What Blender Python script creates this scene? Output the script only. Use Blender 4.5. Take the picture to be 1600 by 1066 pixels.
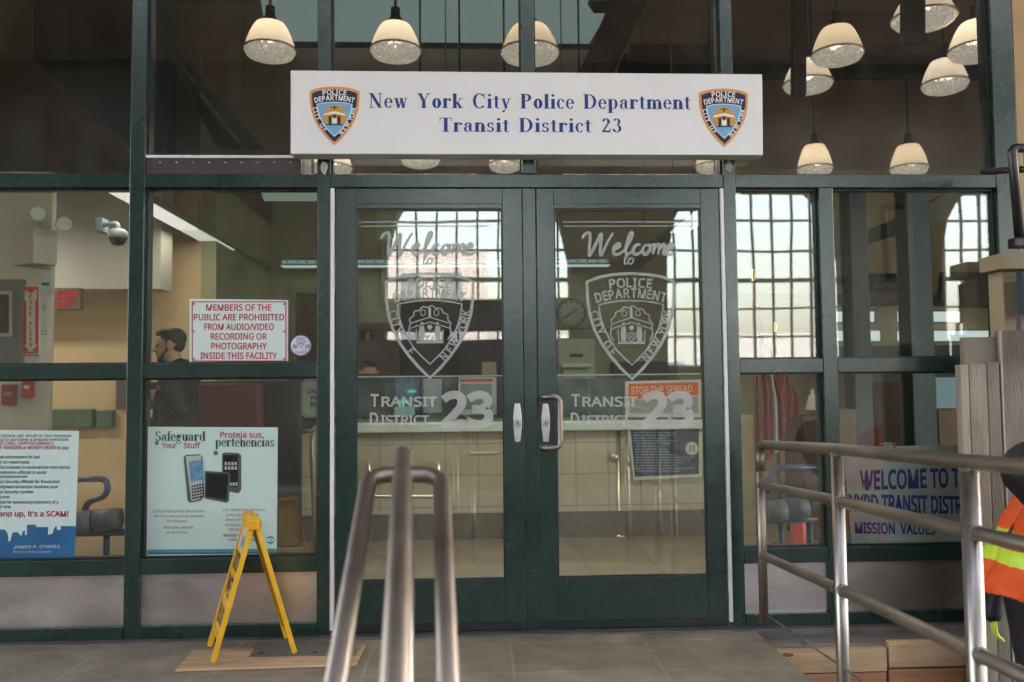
import bpy, bmesh, math, random
from mathutils import Vector, Matrix
R = math.radians
random.seed(7)
for o in list(bpy.data.objects): bpy.data.objects.remove(o)
scene = bpy.context.scene
COL = scene.collection

# ------------------------------------------------------------------ camera
CAM = Vector((-0.264, -4.141, 1.171)); YAW, PITCH, ROLL = R(2.406), R(3.11), R(-0.535)
LENS = 30.0; FPX = LENS / 36 * 1600
_f = Vector((math.sin(YAW) * math.cos(PITCH), math.cos(YAW) * math.cos(PITCH), math.sin(PITCH)))
_r0 = Vector((math.cos(YAW), -math.sin(YAW), 0)); _u0 = _r0.cross(_f)
_r = _r0 * math.cos(ROLL) + _u0 * math.sin(ROLL); _u = -_r0 * math.sin(ROLL) + _u0 * math.cos(ROLL)
cd = bpy.data.cameras.new("camera"); cam = bpy.data.objects.new("camera", cd); COL.objects.link(cam)
cd.lens = LENS; cd.sensor_width = 36; cd.clip_start = 0.05; cd.clip_end = 600
m = Matrix.Identity(4)
for i in range(3): m[i][0] = _r[i]; m[i][1] = _u[i]; m[i][2] = -_f[i]; m[i][3] = CAM[i]
cam.matrix_world = m
cd.dof.use_dof = True; cd.dof.focus_distance = 4.2; cd.dof.aperture_fstop = 2.4
scene.camera = cam

# ------------------------------------------------------------------ world, sun, exposure
EXPO = 4.35
w = bpy.data.worlds.new("World"); scene.world = w; w.use_nodes = True
nt = w.node_tree; bg = nt.nodes["Background"]
sky = nt.nodes.new("ShaderNodeTexSky"); sky.sky_type = 'NISHITA'; sky.sun_disc = False
sky.sun_elevation = R(46); sky.sun_rotation = R(60); sky.air_density = 1.6; sky.dust_density = 4.0
hs_ = nt.nodes.new('ShaderNodeHueSaturation'); hs_.inputs['Saturation'].default_value = .6; nt.links.new(sky.outputs[0], hs_.inputs['Color'])
nt.links.new(hs_.outputs[0], bg.inputs[0]); bg.inputs[1].default_value = 0.13
sl = bpy.data.lights.new("sun", 'SUN'); so = bpy.data.objects.new("sun", sl); COL.objects.link(so)
sl.energy = 1.5; sl.angle = R(12); sl.color = (1, .96, .9); so.rotation_euler = Vector((math.sin(R(60)) * math.cos(R(46)), math.cos(R(60)) * math.cos(R(46)), math.sin(R(46)))).to_track_quat('Z', 'Y').to_euler()
vs = scene.view_settings; vs.view_transform = 'Standard'; vs.look = 'None'; vs.exposure = EXPO; vs.gamma = 1
scene.cycles.max_bounces = 7; scene.cycles.diffuse_bounces = 4; scene.cycles.glossy_bounces = 4
scene.cycles.transparent_max_bounces = 24; scene.cycles.sample_clamp_indirect = 1.5
scene.cycles.use_denoising = True; scene.cycles.caustics_reflective = False; scene.cycles.caustics_refractive = False

def P(x, y, Y=0.0):                     # the point of the plane y = Y seen at photo pixel (x, y)
    d = _f + _r * ((x - 800) / FPX) + _u * ((533 - y) / FPX)
    return CAM + d * ((Y - CAM.y) / d.y)
def PZ(x, y, Z):                        # the point of the level z = Z seen there
    d = _f + _r * ((x - 800) / FPX) + _u * ((533 - y) / FPX)
    return CAM + d * ((Z - CAM.z) / d.z)
def PM(x, y, H):                        # a point of the hall behind, seen in the glass
    p = P(x, y, H); return Vector((p.x, -H, p.z))

# ------------------------------------------------------------------ materials
MATS = {}
def mat(name, color, rough=.5, metal=0, var=.12, vscale=6, bump=0, bscale=60, spec=.5, coat=0, streak=None, em=None, ems=0, rvar=.15, detail=5):
    if name in MATS: return MATS[name]
    M = bpy.data.materials.new(name); M.use_nodes = True; MATS[name] = M
    n = M.node_tree.nodes; L = M.node_tree.links; b = n["Principled BSDF"]
    tc = n.new("ShaderNodeTexCoord"); mp = n.new("ShaderNodeMapping"); L.new(tc.outputs["Object"], mp.inputs[0])
    if streak: mp.inputs["Scale"].default_value = streak
    nz = n.new("ShaderNodeTexNoise"); nz.inputs["Scale"].default_value = vscale; nz.inputs["Detail"].default_value = detail
    L.new(mp.outputs[0], nz.inputs["Vector"])
    rp = n.new("ShaderNodeValToRGB"); e = rp.color_ramp.elements
    e[0].position = .3; e[1].position = .7
    e[0].color = tuple(c * (1 - var) for c in color) + (1,); e[1].color = tuple(min(1, c * (1 + var)) for c in color) + (1,)
    L.new(nz.outputs["Fac"], rp.inputs[0]); L.new(rp.outputs[0], b.inputs["Base Color"])
    mr = n.new("ShaderNodeMapRange"); mr.inputs[3].default_value = max(.02, rough - rvar * rough * 2); mr.inputs[4].default_value = min(1, rough + rvar * rough * 2)
    L.new(nz.outputs["Fac"], mr.inputs[0]); L.new(mr.outputs[0], b.inputs["Roughness"])
    b.inputs["Metallic"].default_value = metal; b.inputs["Specular IOR Level"].default_value = spec; b.inputs["Coat Weight"].default_value = coat
    if bump:
        n2 = n.new("ShaderNodeTexNoise"); n2.inputs["Scale"].default_value = bscale; n2.inputs["Detail"].default_value = 6
        L.new(mp.outputs[0], n2.inputs["Vector"])
        bp = n.new("ShaderNodeBump"); bp.inputs["Strength"].default_value = bump; bp.inputs["Distance"].default_value = .01
        L.new(n2.outputs["Fac"], bp.inputs["Height"]); L.new(bp.outputs[0], b.inputs["Normal"])
    if em: b.inputs["Emission Color"].default_value = (*em, 1); b.inputs["Emission Strength"].default_value = ems
    return M
def flat(name, color, rough=.6, spec=.3): return mat(name, color, rough, var=.05, spec=spec, vscale=20)
def emit(name, color, s):
    M = bpy.data.materials.new(name); M.use_nodes = True; n = M.node_tree.nodes; n.remove(n["Principled BSDF"])
    e = n.new("ShaderNodeEmission"); e.inputs[0].default_value = (*color, 1); e.inputs[1].default_value = s
    M.node_tree.links.new(e.outputs[0], n["Material Output"].inputs[0]); MATS[name] = M; return M
def tiles(name, c1, c2, mortar, bw, bh, ms=.006, vertical=True, rough=.5, offset=.0, var=.2, bumpd=.3, shift=(0, 0)):
    M = bpy.data.materials.new(name); M.use_nodes = True; MATS[name] = M
    n = M.node_tree.nodes; L = M.node_tree.links; b = n["Principled BSDF"]
    g = n.new("ShaderNodeNewGeometry"); sp = n.new("ShaderNodeSeparateXYZ"); cb = n.new("ShaderNodeCombineXYZ")
    ad = n.new("ShaderNodeVectorMath"); ad.operation = 'ADD'; ad.inputs[1].default_value = (shift[0], shift[1], 0)
    L.new(g.outputs["Position"], sp.inputs[0]); L.new(sp.outputs[0], cb.inputs[0]); L.new(sp.outputs[2 if vertical else 1], cb.inputs[1]); L.new(cb.outputs[0], ad.inputs[0])
    bt = n.new("ShaderNodeTexBrick"); L.new(ad.outputs[0], bt.inputs["Vector"])
    bt.offset = offset; bt.squash = 1; bt.inputs["Scale"].default_value = 1
    bt.inputs["Color1"].default_value = (*c1, 1); bt.inputs["Color2"].default_value = (*c2, 1); bt.inputs["Mortar"].default_value = (*mortar, 1)
    bt.inputs["Mortar Size"].default_value = ms; bt.inputs["Mortar Smooth"].default_value = .3; bt.inputs["Brick Width"].default_value = bw; bt.inputs["Row Height"].default_value = bh
    nz = n.new("ShaderNodeTexNoise"); nz.inputs["Scale"].default_value = 3.5; nz.inputs["Detail"].default_value = 8; nz.inputs["Roughness"].default_value = .65
    L.new(g.outputs["Position"], nz.inputs["Vector"])
    mx = n.new("ShaderNodeMix"); mx.data_type = 'RGBA'; mx.blend_type = 'MULTIPLY'; mx.inputs[0].default_value = 1
    rp = n.new("ShaderNodeValToRGB"); e = rp.color_ramp.elements; e[0].position = .3; e[1].position = .72
    e[0].color = (1 - var * 1.6,) * 3 + (1,); e[1].color = (1 + var * .4,) * 3 + (1,)
    L.new(nz.outputs["Fac"], rp.inputs[0]); L.new(bt.outputs["Color"], mx.inputs[6]); L.new(rp.outputs[0], mx.inputs[7]); L.new(mx.outputs[2], b.inputs["Base Color"])
    b.inputs["Roughness"].default_value = rough
    n3 = n.new("ShaderNodeTexNoise"); n3.inputs["Scale"].default_value = 90; L.new(g.outputs["Position"], n3.inputs["Vector"])
    mm = n.new("ShaderNodeMath"); mm.operation = 'MULTIPLY_ADD'; mm.inputs[1].default_value = -1; L.new(bt.outputs["Fac"], mm.inputs[0])
    m2 = n.new("ShaderNodeMath"); m2.operation = 'MULTIPLY'; m2.inputs[1].default_value = .25; L.new(n3.outputs["Fac"], m2.inputs[0]); L.new(m2.outputs[0], mm.inputs[2])
    bp = n.new("ShaderNodeBump"); bp.inputs["Strength"].default_value = bumpd; bp.inputs["Distance"].default_value = .004
    L.new(mm.outputs[0], bp.inputs["Height"]); L.new(bp.outputs[0], b.inputs["Normal"])
    return M
def glass(name, tint=(.93, .96, .945), f0=.078, dirt=.018):
    M = bpy.data.materials.new(name); M.use_nodes = True; MATS[name] = M
    n = M.node_tree.nodes; L = M.node_tree.links; n.remove(n["Principled BSDF"])
    tr = n.new("ShaderNodeBsdfTransparent"); tr.inputs[0].default_value = (*tint, 1)
    gl = n.new("ShaderNodeBsdfGlossy"); gl.inputs["Roughness"].default_value = 0.0
    g0 = n.new("ShaderNodeNewGeometry"); nw = n.new("ShaderNodeTexNoise"); nw.inputs["Scale"].default_value = 1.7; nw.inputs["Detail"].default_value = 1; L.new(g0.outputs["Position"], nw.inputs["Vector"])
    bw = n.new("ShaderNodeBump"); bw.inputs["Strength"].default_value = .5; bw.inputs["Distance"].default_value = .0017; L.new(nw.outputs["Fac"], bw.inputs["Height"]); L.new(bw.outputs[0], gl.inputs["Normal"])
    lw = n.new("ShaderNodeLayerWeight"); lw.inputs[0].default_value = .5
    pw = n.new("ShaderNodeMath"); pw.operation = 'POWER'; pw.inputs[1].default_value = 5; L.new(lw.outputs["Facing"], pw.inputs[0])
    ma = n.new("ShaderNodeMath"); ma.operation = 'MULTIPLY_ADD'; ma.inputs[1].default_value = 1 - f0; ma.inputs[2].default_value = f0; L.new(pw.outputs[0], ma.inputs[0])
    mx = n.new("ShaderNodeMixShader"); L.new(ma.outputs[0], mx.inputs[0]); L.new(tr.outputs[0], mx.inputs[1]); L.new(gl.outputs[0], mx.inputs[2])
    df = n.new("ShaderNodeBsdfDiffuse"); df.inputs[0].default_value = (.6, .6, .58, 1)
    g = n.new("ShaderNodeNewGeometry"); mp = n.new("ShaderNodeMapping"); mp.inputs["Scale"].default_value = (3, 3, 1.2); mp.inputs["Rotation"].default_value = (0, .5, 0)
    L.new(g.outputs["Position"], mp.inputs[0])
    nz = n.new("ShaderNodeTexNoise"); nz.inputs["Scale"].default_value = 2.2; nz.inputs["Detail"].default_value = 9; nz.inputs["Roughness"].default_value = .7; L.new(mp.outputs[0], nz.inputs["Vector"])
    rp = n.new("ShaderNodeMapRange"); rp.inputs[1].default_value = .45; rp.inputs[2].default_value = .85; rp.inputs[3].default_value = dirt * .15; rp.inputs[4].default_value = dirt * 2; L.new(nz.outputs["Fac"], rp.inputs[0])
    m2 = n.new("ShaderNodeMixShader"); L.new(rp.outputs[0], m2.inputs[0]); L.new(mx.outputs[0], m2.inputs[1]); L.new(df.outputs[0], m2.inputs[2])
    L.new(m2.outputs[0], n["Material Output"].inputs[0]); return M
def wood(name, c1, c2, scale=9, rough=.7, axis='X', bump=.2):
    M = bpy.data.materials.new(name); M.use_nodes = True; MATS[name] = M
    n = M.node_tree.nodes; L = M.node_tree.links; b = n["Principled BSDF"]
    tc = n.new("ShaderNodeTexCoord"); mp = n.new("ShaderNodeMapping"); L.new(tc.outputs["Object"], mp.inputs[0])
    mp.inputs["Scale"].default_value = {'X': (.6, 8, 8), 'Z': (8, 8, .6), 'Y': (8, .6, 8)}[axis]
    nz = n.new("ShaderNodeTexNoise"); nz.inputs["Scale"].default_value = scale * .35; nz.inputs["Detail"].default_value = 9; nz.inputs["Roughness"].default_value = .62; nz.inputs["Distortion"].default_value = .8
    L.new(mp.outputs[0], nz.inputs["Vector"])
    rp = n.new("ShaderNodeValToRGB"); e = rp.color_ramp.elements; e[0].position = .32; e[1].position = .68; e[0].color = (*c1, 1); e[1].color = (*c2, 1)
    L.new(nz.outputs["Fac"], rp.inputs[0])
    n2 = n.new("ShaderNodeTexVoronoi"); n2.inputs["Scale"].default_value = 4.2; L.new(tc.outputs["Object"], n2.inputs["Vector"])
    kr = n.new("ShaderNodeMapRange"); kr.inputs[1].default_value = .04; kr.inputs[2].default_value = .11; kr.inputs[3].default_value = .45; kr.inputs[4].default_value = 1; L.new(n2.outputs["Distance"], kr.inputs[0])
    mx = n.new("ShaderNodeMix"); mx.data_type = 'RGBA'; mx.blend_type = 'MULTIPLY'; mx.inputs[0].default_value = 1; L.new(rp.outputs[0], mx.inputs[6]); L.new(kr.outputs[0], mx.inputs[7])
    L.new(mx.outputs[2], b.inputs["Base Color"]); b.inputs["Roughness"].default_value = rough
    bp = n.new("ShaderNodeBump"); bp.inputs["Strength"].default_value = bump; bp.inputs["Distance"].default_value = .004; L.new(nz.outputs["Fac"], bp.inputs["Height"]); L.new(bp.outputs[0], b.inputs["Normal"])
    return M

# ------------------------------------------------------------------ mesh builder
class MB:
    def __init__(s): s.v = []; s.f = []; s.m = []; s.s = []
    def add(s, vs, fs, mi=0, sm=False):
        b = len(s.v); s.v += [Vector(v) for v in vs]
        for f in fs: s.f.append(tuple(b + i for i in f)); s.m.append(mi); s.s.append(sm)
    def box(s, x0, x1, y0, y1, z0, z1, mi=0):
        s.hexa([(x0, y0, z0), (x1, y0, z0), (x1, y1, z0), (x0, y1, z0), (x0, y0, z1), (x1, y0, z1), (x1, y1, z1), (x0, y1, z1)], mi); return s
    def hexa(s, p, mi=0):
        s.add(p, [(3, 2, 1, 0), (4, 5, 6, 7), (0, 1, 5, 4), (1, 2, 6, 5), (2, 3, 7, 6), (3, 0, 4, 7)], mi); return s
    def cbox(s, x0, x1, y0, y1, z0, z1, c=.004, mi=0):        # box with chamfered edges
        bm = bmesh.new(); tmp = MB().box(x0, x1, y0, y1, z0, z1)
        vv = [bm.verts.new(v) for v in tmp.v]
        for f in tmp.f: bm.faces.new([vv[i] for i in f])
        bmesh.ops.bevel(bm, geom=bm.edges[:], offset=c, segments=2, profile=.5, affect='EDGES')
        bm.verts.index_update(); s.add([v.co.copy() for v in bm.verts], [[v.index for v in f.verts] for f in bm.faces], mi); bm.free(); return s
    def prism(s, pts, y0, y1, mi=0):                          # outline in (x, z), between two depths
        n = len(pts); a = sum(pts[i][0] * pts[(i + 1) % n][1] - pts[(i + 1) % n][0] * pts[i][1] for i in range(n))
        if a < 0: pts = pts[::-1]
        vs = [(p[0], y0, p[1]) for p in pts] + [(p[0], y1, p[1]) for p in pts]
        s.add(vs, [tuple(range(n)), tuple(range(2 * n - 1, n - 1, -1))] + [(i + n, (i + 1) % n + n, (i + 1) % n, i) for i in range(n)], mi); return s
    def tube(s, path, r, seg=12, mi=0, cap=True):
        path = [Vector(p) for p in path]; n = len(path); rr = r if isinstance(r, (list, tuple)) else [r] * n
        t = (path[1] - path[0]).normalized(); a = t.orthogonal().normalized(); vs = []
        for i, p in enumerate(path):
            tt = ((path[min(i + 1, n - 1)] - path[max(i - 1, 0)])).normalized()
            q = t.rotation_difference(tt); a = (q @ a); a = (a - tt * a.dot(tt)).normalized(); t = tt; b = t.cross(a)
            for k in range(seg):
                an = 2 * math.pi * k / seg; vs.append(p + (a * math.cos(an) + b * math.sin(an)) * rr[i])
        fs = [(i * seg + k, i * seg + (k + 1) % seg, (i + 1) * seg + (k + 1) % seg, (i + 1) * seg + k) for i in range(n - 1) for k in range(seg)]
        s.add(vs, fs, mi, True)
        if cap: b = len(s.v) - n * seg; s.f += [tuple(b + k for k in range(seg))[::-1], tuple(b + (n - 1) * seg + k for k in range(seg))]; s.m += [mi] * 2; s.s += [False] * 2
        return s
    def lathe(s, prof, c, seg=20, mi=0, cap=False):           # profile (radius, height) round the vertical
        c = Vector(c); vs = [c + Vector((r * math.cos(2 * math.pi * k / seg), r * math.sin(2 * math.pi * k / seg), z)) for r, z in prof for k in range(seg)]
        n = len(prof)
        s.add(vs, [(i * seg + k, i * seg + (k + 1) % seg, (i + 1) * seg + (k + 1) % seg, (i + 1) * seg + k) for i in range(n - 1) for k in range(seg)], mi, True)
        if cap: b = len(s.v) - n * seg; s.f += [tuple(b + k for k in range(seg))[::-1], tuple(b + (n - 1) * seg + k for k in range(seg))]; s.m += [mi] * 2; s.s += [False] * 2
        return s
    def ball(s, c, r, seg=16, rings=10, mi=0, rot=None):
        c = Vector(c); r = Vector((r, r, r)) if isinstance(r, (int, float)) else Vector(r); vs = []
        for i in range(1, rings):
            th = math.pi * i / rings
            for k in range(seg):
                v = Vector((r.x * math.sin(th) * math.cos(2 * math.pi * k / seg), r.y * math.sin(th) * math.sin(2 * math.pi * k / seg), r.z * math.cos(th)))
                vs.append(c + (rot @ v if rot else v))
        t = Vector((0, 0, r.z)); t = rot @ t if rot else t
        vs += [c + t, c - t]; N = (rings - 1) * seg
        fs = [(i * seg + k, (i + 1) * seg + k, (i + 1) * seg + (k + 1) % seg, i * seg + (k + 1) % seg) for i in range(rings - 2) for k in range(seg)]
        fs += [(N, k, (k + 1) % seg) for k in range(seg)] + [(N + 1, (rings - 2) * seg + (k + 1) % seg, (rings - 2) * seg + k) for k in range(seg)]
        s.add(vs, fs, mi, True); return s
    def cap(s, p0, r0, p1, r1, seg=14, mi=0):                 # a tapered capsule
        p0, p1 = Vector(p0), Vector(p1); d = p1 - p0; L = d.length; pts = []; rs = []
        for k in range(5):
            a = math.pi / 2 * (1 - k / 4.5); pts.append(p0 - d / L * r0 * math.sin(a)); rs.append(r0 * math.cos(a) + .0005)
        for k in range(1, 6):
            a = math.pi / 2 * (k / 5.0); pts.append(p1 + d / L * r1 * math.sin(a)); rs.append(r1 * math.cos(a) + .0005)
        return s.tube(pts, rs, seg, mi)
    def build(s, name, mats, parent=None, bevel=0):
        if not isinstance(mats, (list, tuple)): mats = [mats]
        if parent: base = Vector(parent["_base"])
        else:
            xs = [v.x for v in s.v]; ys = [v.y for v in s.v]; zs = [v.z for v in s.v]
            base = Vector(((min(xs) + max(xs)) / 2, (min(ys) + max(ys)) / 2, min(zs)))
        me = bpy.data.meshes.new(name); me.from_pydata([v - base for v in s.v], [], s.f)
        for mm in mats: me.materials.append(mm)
        for p, mi, sm in zip(me.polygons, s.m, s.s): p.material_index = mi; p.use_smooth = sm
        me.update(); o = bpy.data.objects.new(name, me); COL.objects.link(o)
        if parent: o.parent = parent
        else: o.location = base
        o["_base"] = tuple(base)
        if bevel:
            b = o.modifiers.new("bevel", 'BEVEL'); b.width = bevel; b.segments = 2; b.limit_method = 'ANGLE'; b.angle_limit = R(40)
        return o
def tag(o, label, cat, group=None, kind=None):
    o["label"] = label; o["category"] = cat
    if group: o["group"] = group
    if kind: o["kind"] = kind
    return o
def thing(name, loc, label, cat, group=None):
    o = bpy.data.objects.new(name, None); COL.objects.link(o); o.location = loc; o["_base"] = tuple(loc); o.empty_display_size = .1
    return tag(o, label, cat, group)
def copy_tree(o, loc, label=None):
    def cp(x, par):
        c = x.copy(); COL.objects.link(c)
        if par: c.parent = par
        for ch in list(x.children): cp(ch, c)
        return c
    c = cp(o, None); c.location = loc
    if label: c["label"] = label
    return c
def structure(o): o["kind"] = "structure"; return o
def fillet(path, r, n=6):
    path = [Vector(p) for p in path]; out = [path[0]]
    for i in range(1, len(path) - 1):
        a, b, c = path[i - 1], path[i], path[i + 1]; u = (a - b); v = (c - b); k = min(r, u.length * .49, v.length * .49)
        p0 = b + u.normalized() * k; p2 = b + v.normalized() * k
        for j in range(n + 1): t = j / n; out.append(p0 * (1 - t) ** 2 + b * 2 * t * (1 - t) + p2 * t * t)
    return out + [path[-1]]
def spline(pts, n=6):
    pts = [Vector(p) for p in pts]; out = []
    for i in range(len(pts) - 1):
        a = pts[max(i - 1, 0)]; b = pts[i]; c = pts[i + 1]; d = pts[min(i + 2, len(pts) - 1)]
        for j in range(n):
            t = j / n; out.append(.5 * ((2 * b) + (c - a) * t + (2 * a - 5 * b + 4 * c - d) * t * t + (3 * b - a - 3 * c + d) * t ** 3))
    return out + [pts[-1]]

# ------------------------------------------------------------------ lettering
_TC = {}
try: FONT = bpy.data.fonts.load(bpy.utils.system_resource('DATAFILES', path='fonts') + "/NotoSansHebrew-Regular.woff2")
except Exception: FONT = None
def text_geom(s, bold=0.0):
    k = (s, bold)
    if k in _TC: return _TC[k]
    c = bpy.data.curves.new("lettering", 'FONT'); c.body = s; c.size = .72 / (.573 if FONT else .682); c.font = FONT or c.font; c.offset = bold; c.resolution_u = 3
    o = bpy.data.objects.new("lettering", c); COL.objects.link(o); dg = bpy.context.evaluated_depsgraph_get()
    me = o.evaluated_get(dg).to_mesh(); V = [(v.co.x, v.co.y) for v in me.vertices]; F = [tuple(p.vertices) for p in me.polygons]
    o.evaluated_get(dg).to_mesh_clear(); bpy.data.objects.remove(o); bpy.data.curves.remove(c)
    _TC[k] = (V, F, [0] * len(F)); return _TC[k]
ST, HR = .195, .065
def _rect(x0, y0, x1, y1): return [[(x0, y0), (x1, y0), (x1, y1), (x0, y1)]]
def _ser(x, y, w=.2): return _rect(x - w, y - (.022 if y > .1 else 0), x + w, y + (.045 if y < .1 else .022))
def _stem(x, y0, y1, b=1, t=1):
    o = _rect(x - ST / 2, y0, x + ST / 2, y1)
    if b: o += _rect(x - .17, y0, x + .17, y0 + .045)
    if t == 1: o += _rect(x - .17, y1 - .045, x + .17, y1)
    if t == 2: o += [[(x - .17, y1 - .07), (x + .0, y1 - .07), (x + .0, y1)]]
    return o
def _ring(cx, cy, rx, ry, a0=0, a1=360, tx=ST, ty=HR, n=22):
    o = []
    for i in range(n):
        q = []
        for a, inn in ((a0 + (a1 - a0) * i / n, 0), (a0 + (a1 - a0) * (i + 1) / n, 0), (a0 + (a1 - a0) * (i + 1) / n, 1), (a0 + (a1 - a0) * i / n, 1)):
            c, s2 = math.cos(R(a)), math.sin(R(a)); q.append((cx + (rx - tx * inn) * c, cy + (ry - ty * inn) * s2))
        o.append(q)
    return o
def _dia(x0, y0, x1, y1, w): return [[(x0 - w / 2, y0), (x0 + w / 2, y0), (x1 + w / 2, y1), (x1 - w / 2, y1)]]
def _dot(x, y, r=.085): return [[(x + r * math.cos(R(a)), y + r * math.sin(R(a))) for a in range(0, 360, 30)]]
X = .67
SERIF = {
 'N': (.82, _rect(.12, 0, .17, 1) + _rect(.62, 0, .67, 1) + _dia(.14, 1, .645, 0, .19) + _rect(.0, .955, .2, 1) + _rect(.02, 0, .28, .045) + _rect(.52, .955, .78, 1)),
 'Y': (.78, _dia(.15, 1, .38, .45, .18) + _dia(.64, 1, .40, .45, .06) + _stem(.38, 0, .48, 1, 0) + _rect(.02, .955, .3, 1) + _rect(.52, .955, .76, 1)),
 'C': (.78, _ring(.42, .5, .38, .52, 45, 315, .17, .055) + _rect(.66, .66, .71, 1) + _rect(.66, .1, .7, .2)),
 'P': (.68, _stem(.17, 0, 1) + _ring(.3, .74, .33, .26, -90, 90, .17, .05) + _rect(.17, .95, .31, 1) + _rect(.17, .48, .31, .53)),
 'D': (.8, _stem(.17, 0, 1) + _ring(.3, .5, .44, .5, -90, 90, .17, .05) + _rect(.17, .95, .31, 1) + _rect(.17, 0, .31, .05)),
 'T': (.7, _stem(.35, 0, 1, 1, 0) + _rect(.02, .95, .68, 1) + _rect(.02, .74, .06, .96) + _rect(.64, .74, .68, .96)),
 'S': (.58, _ring(.28, .74, .24, .27, 20, 270, .13, .06) + _ring(.29, .25, .26, .26, 90, -160, .14, .06) + _rect(.46, .7, .5, .99) + _rect(.04, .02, .08, .3)),
 'e': (.5, _ring(.25, X / 2, .235, .35, 0, 325, .13, .045) + _rect(.12, .36, .47, .4)),
 'o': (.56, _ring(.28, X / 2, .255, .35)),
 'c': (.47, _ring(.25, X / 2, .235, .35, 50, 318, .14, .045) + _dot(.38, .52, .07)),
 'w': (.8, _dia(.13, X, .27, 0, .15) + _dia(.42, X, .29, 0, .05) + _dia(.42, X, .55, 0, .15) + _dia(.68, X, .57, 0, .05) + _rect(0, X - .04, .24, X) + _rect(.32, X - .04, .52, X) + _rect(.6, X - .04, .78, X)),
 'y': (.6, _dia(.14, X, .31, .02, .15) + _dia(.48, X, .2, -.2, .06) + _rect(.02, X - .04, .26, X) + _rect(.38, X - .04, .58, X) + _dot(.15, -.2, .07)),
 'k': (.62, _stem(.15, 0, 1, 1, 2) + _dia(.5, X - .02, .2, .3, .06) + _dia(.28, .4, .5, 0, .16) + _rect(.36, X - .045, .6, X) + _rect(.36, 0, .62, .045)),
 'r': (.5, _stem(.15, 0, X, 1, 2) + _ring(.34, .47, .14, .2, 20, 180, .06, .06) + _dot(.42, .56, .08)),
 'i': (.32, _stem(.16, 0, X, 1, 2) + _dot(.16, .9, .09)),
 'l': (.32, _stem(.16, 0, 1, 1, 2)),
 't': (.38, _rect(.1, .1, .25, .85) + _rect(.0, X - .05, .36, X) + _ring(.25, .13, .15, .14, 180, 320, .12, .05)),
 'p': (.62, _stem(.15, -.28, X, 1, 2) + _ring(.32, X / 2, .25, .35, -110, 110, .15, .045) + _rect(.2, .62, .3, X)),
 'd': (.62, _stem(.45, 0, 1, 0, 2) + _ring(.29, X / 2, .25, .35, 70, 290, .15, .045) + _rect(.45, 0, .6, .045)),
 'a': (.54, _rect(.3, .06, .44, .5) + _ring(.27, .47, .19, .2, 0, 165, .13, .045) + _ring(.22, .2, .19, .21, 60, 300, .13, .04) + _dot(.12, .5, .07) + _ring(.47, .1, .1, .1, 180, 320, .05, .045)),
 'n': (.62, _stem(.15, 0, X, 1, 2) + _stem(.47, 0, .42, 1, 0) + _ring(.335, .42, .21, .25, 0, 150, .155, .06)),
 'm': (.92, _stem(.15, 0, X, 1, 2) + _stem(.46, 0, .42, 1, 0) + _stem(.77, 0, .42, 1, 0) + _ring(.325, .42, .21, .25, 0, 150, .155, .06) + _ring(.635, .42, .21, .25, 0, 150, .155, .06)),
 's': (.44, _ring(.21, .49, .17, .19, 20, 270, .11, .055) + _ring(.22, .18, .18, .19, 90, -160, .11, .055) + _rect(.33, .44, .37, .66) + _rect(.04, .02, .08, .22)),
 'f': (.36, _rect(.1, 0, .25, .85) + _rect(0, X - .05, .34, X) + _rect(0, 0, .34, .045) + _ring(.27, .83, .17, .19, 60, 180, .13, .06) + _dot(.35, .94, .07)),
 'g': (.56, _ring(.25, .45, .21, .22) + _ring(.27, -.13, .24, .17, 0, 360, .06, .05) + _rect(.08, .04, .4, .13) + _rect(.38, .58, .54, .64) + _rect(.06, .08, .14, .26)),
 'u': (.62, _rect(.08, .25, .235, X) + _stem(.47, 0, X, 0, 2) + _ring(.285, .25, .205, .26, 180, 350, .155, .06) + _rect(.02, X - .05, .2, X) + _rect(.47, 0, .62, .045)),
 '2': (.56, _ring(.27, .74, .22, .27, 170, -20, .15, .05) + _dia(.4, .66, .1, .05, .1) + _rect(.05, 0, .5, .13) + _rect(.46, .1, .52, .26)),
 '3': (.56, _ring(.25, .76, .2, .25, 160, -90, .14, .05) + _ring(.25, .27, .25, .28, 90, -160, .15, .05) + _dot(.08, .18, .07)),
 ' ': (.42, []),
}
def serif_geom(s, sp=.05):
    V, F, Lf = [], [], []; x = 0; k = 0
    for ch in s:
        wd, pcs = SERIF.get(ch, SERIF[' '])
        for pc in pcs:
            a = sum(pc[i][0] * pc[(i + 1) % len(pc)][1] - pc[(i + 1) % len(pc)][0] * pc[i][1] for i in range(len(pc)))
            if a < 0: pc = pc[::-1]
            b = len(V); V += [(p[0] + x, p[1]) for p in pc]; F.append(tuple(range(b, b + len(pc)))); k = (k + 1) % 40; Lf.append(k)
        x += wd + sp
    return V, F, Lf
def put(mb, geom, x0, y0, x1, y1, Y, mi=0, shear=0, asc=None, up=None, wav=0):
    """lettering set between two photo points on the plane y = Y: left end of the baseline, right end, and the cap-height there in pixels"""
    V, F, Lf = geom
    if not V: return
    a = P(x0, y0, Y); b = P(x1, y0 if y1 is None else y1, Y); capm = (P(x0, y0 - asc, Y) - a).length
    xs = [v[0] for v in V]; xmin, xmax = min(xs), max(xs); e = (b - a) / max(xmax - xmin, 1e-6)
    upv = up or Vector((0, 0, 1))
    vs = []
    per = [0] * len(V)
    for f, l in zip(F, Lf):
        for i in f: per[i] = l
    for i, (vx, vy) in enumerate(V):
        p = a + e * (vx - xmin + shear * vy) + upv * (vy * capm); p.y -= per[i] * 1.2e-5; vs.append(p)
    mb.add(vs, F, mi)
def T(mb, s, x0, x1, y, capp, Y, mi=0, bold=.0, y1=None, shear=0):
    g = text_geom(s, bold); V = g[0]
    h = .72; put(mb, ([(v[0], v[1] / h) for v in V], g[1], g[2]), x0, y, x1, y1, Y, mi, shear, capp)
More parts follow.
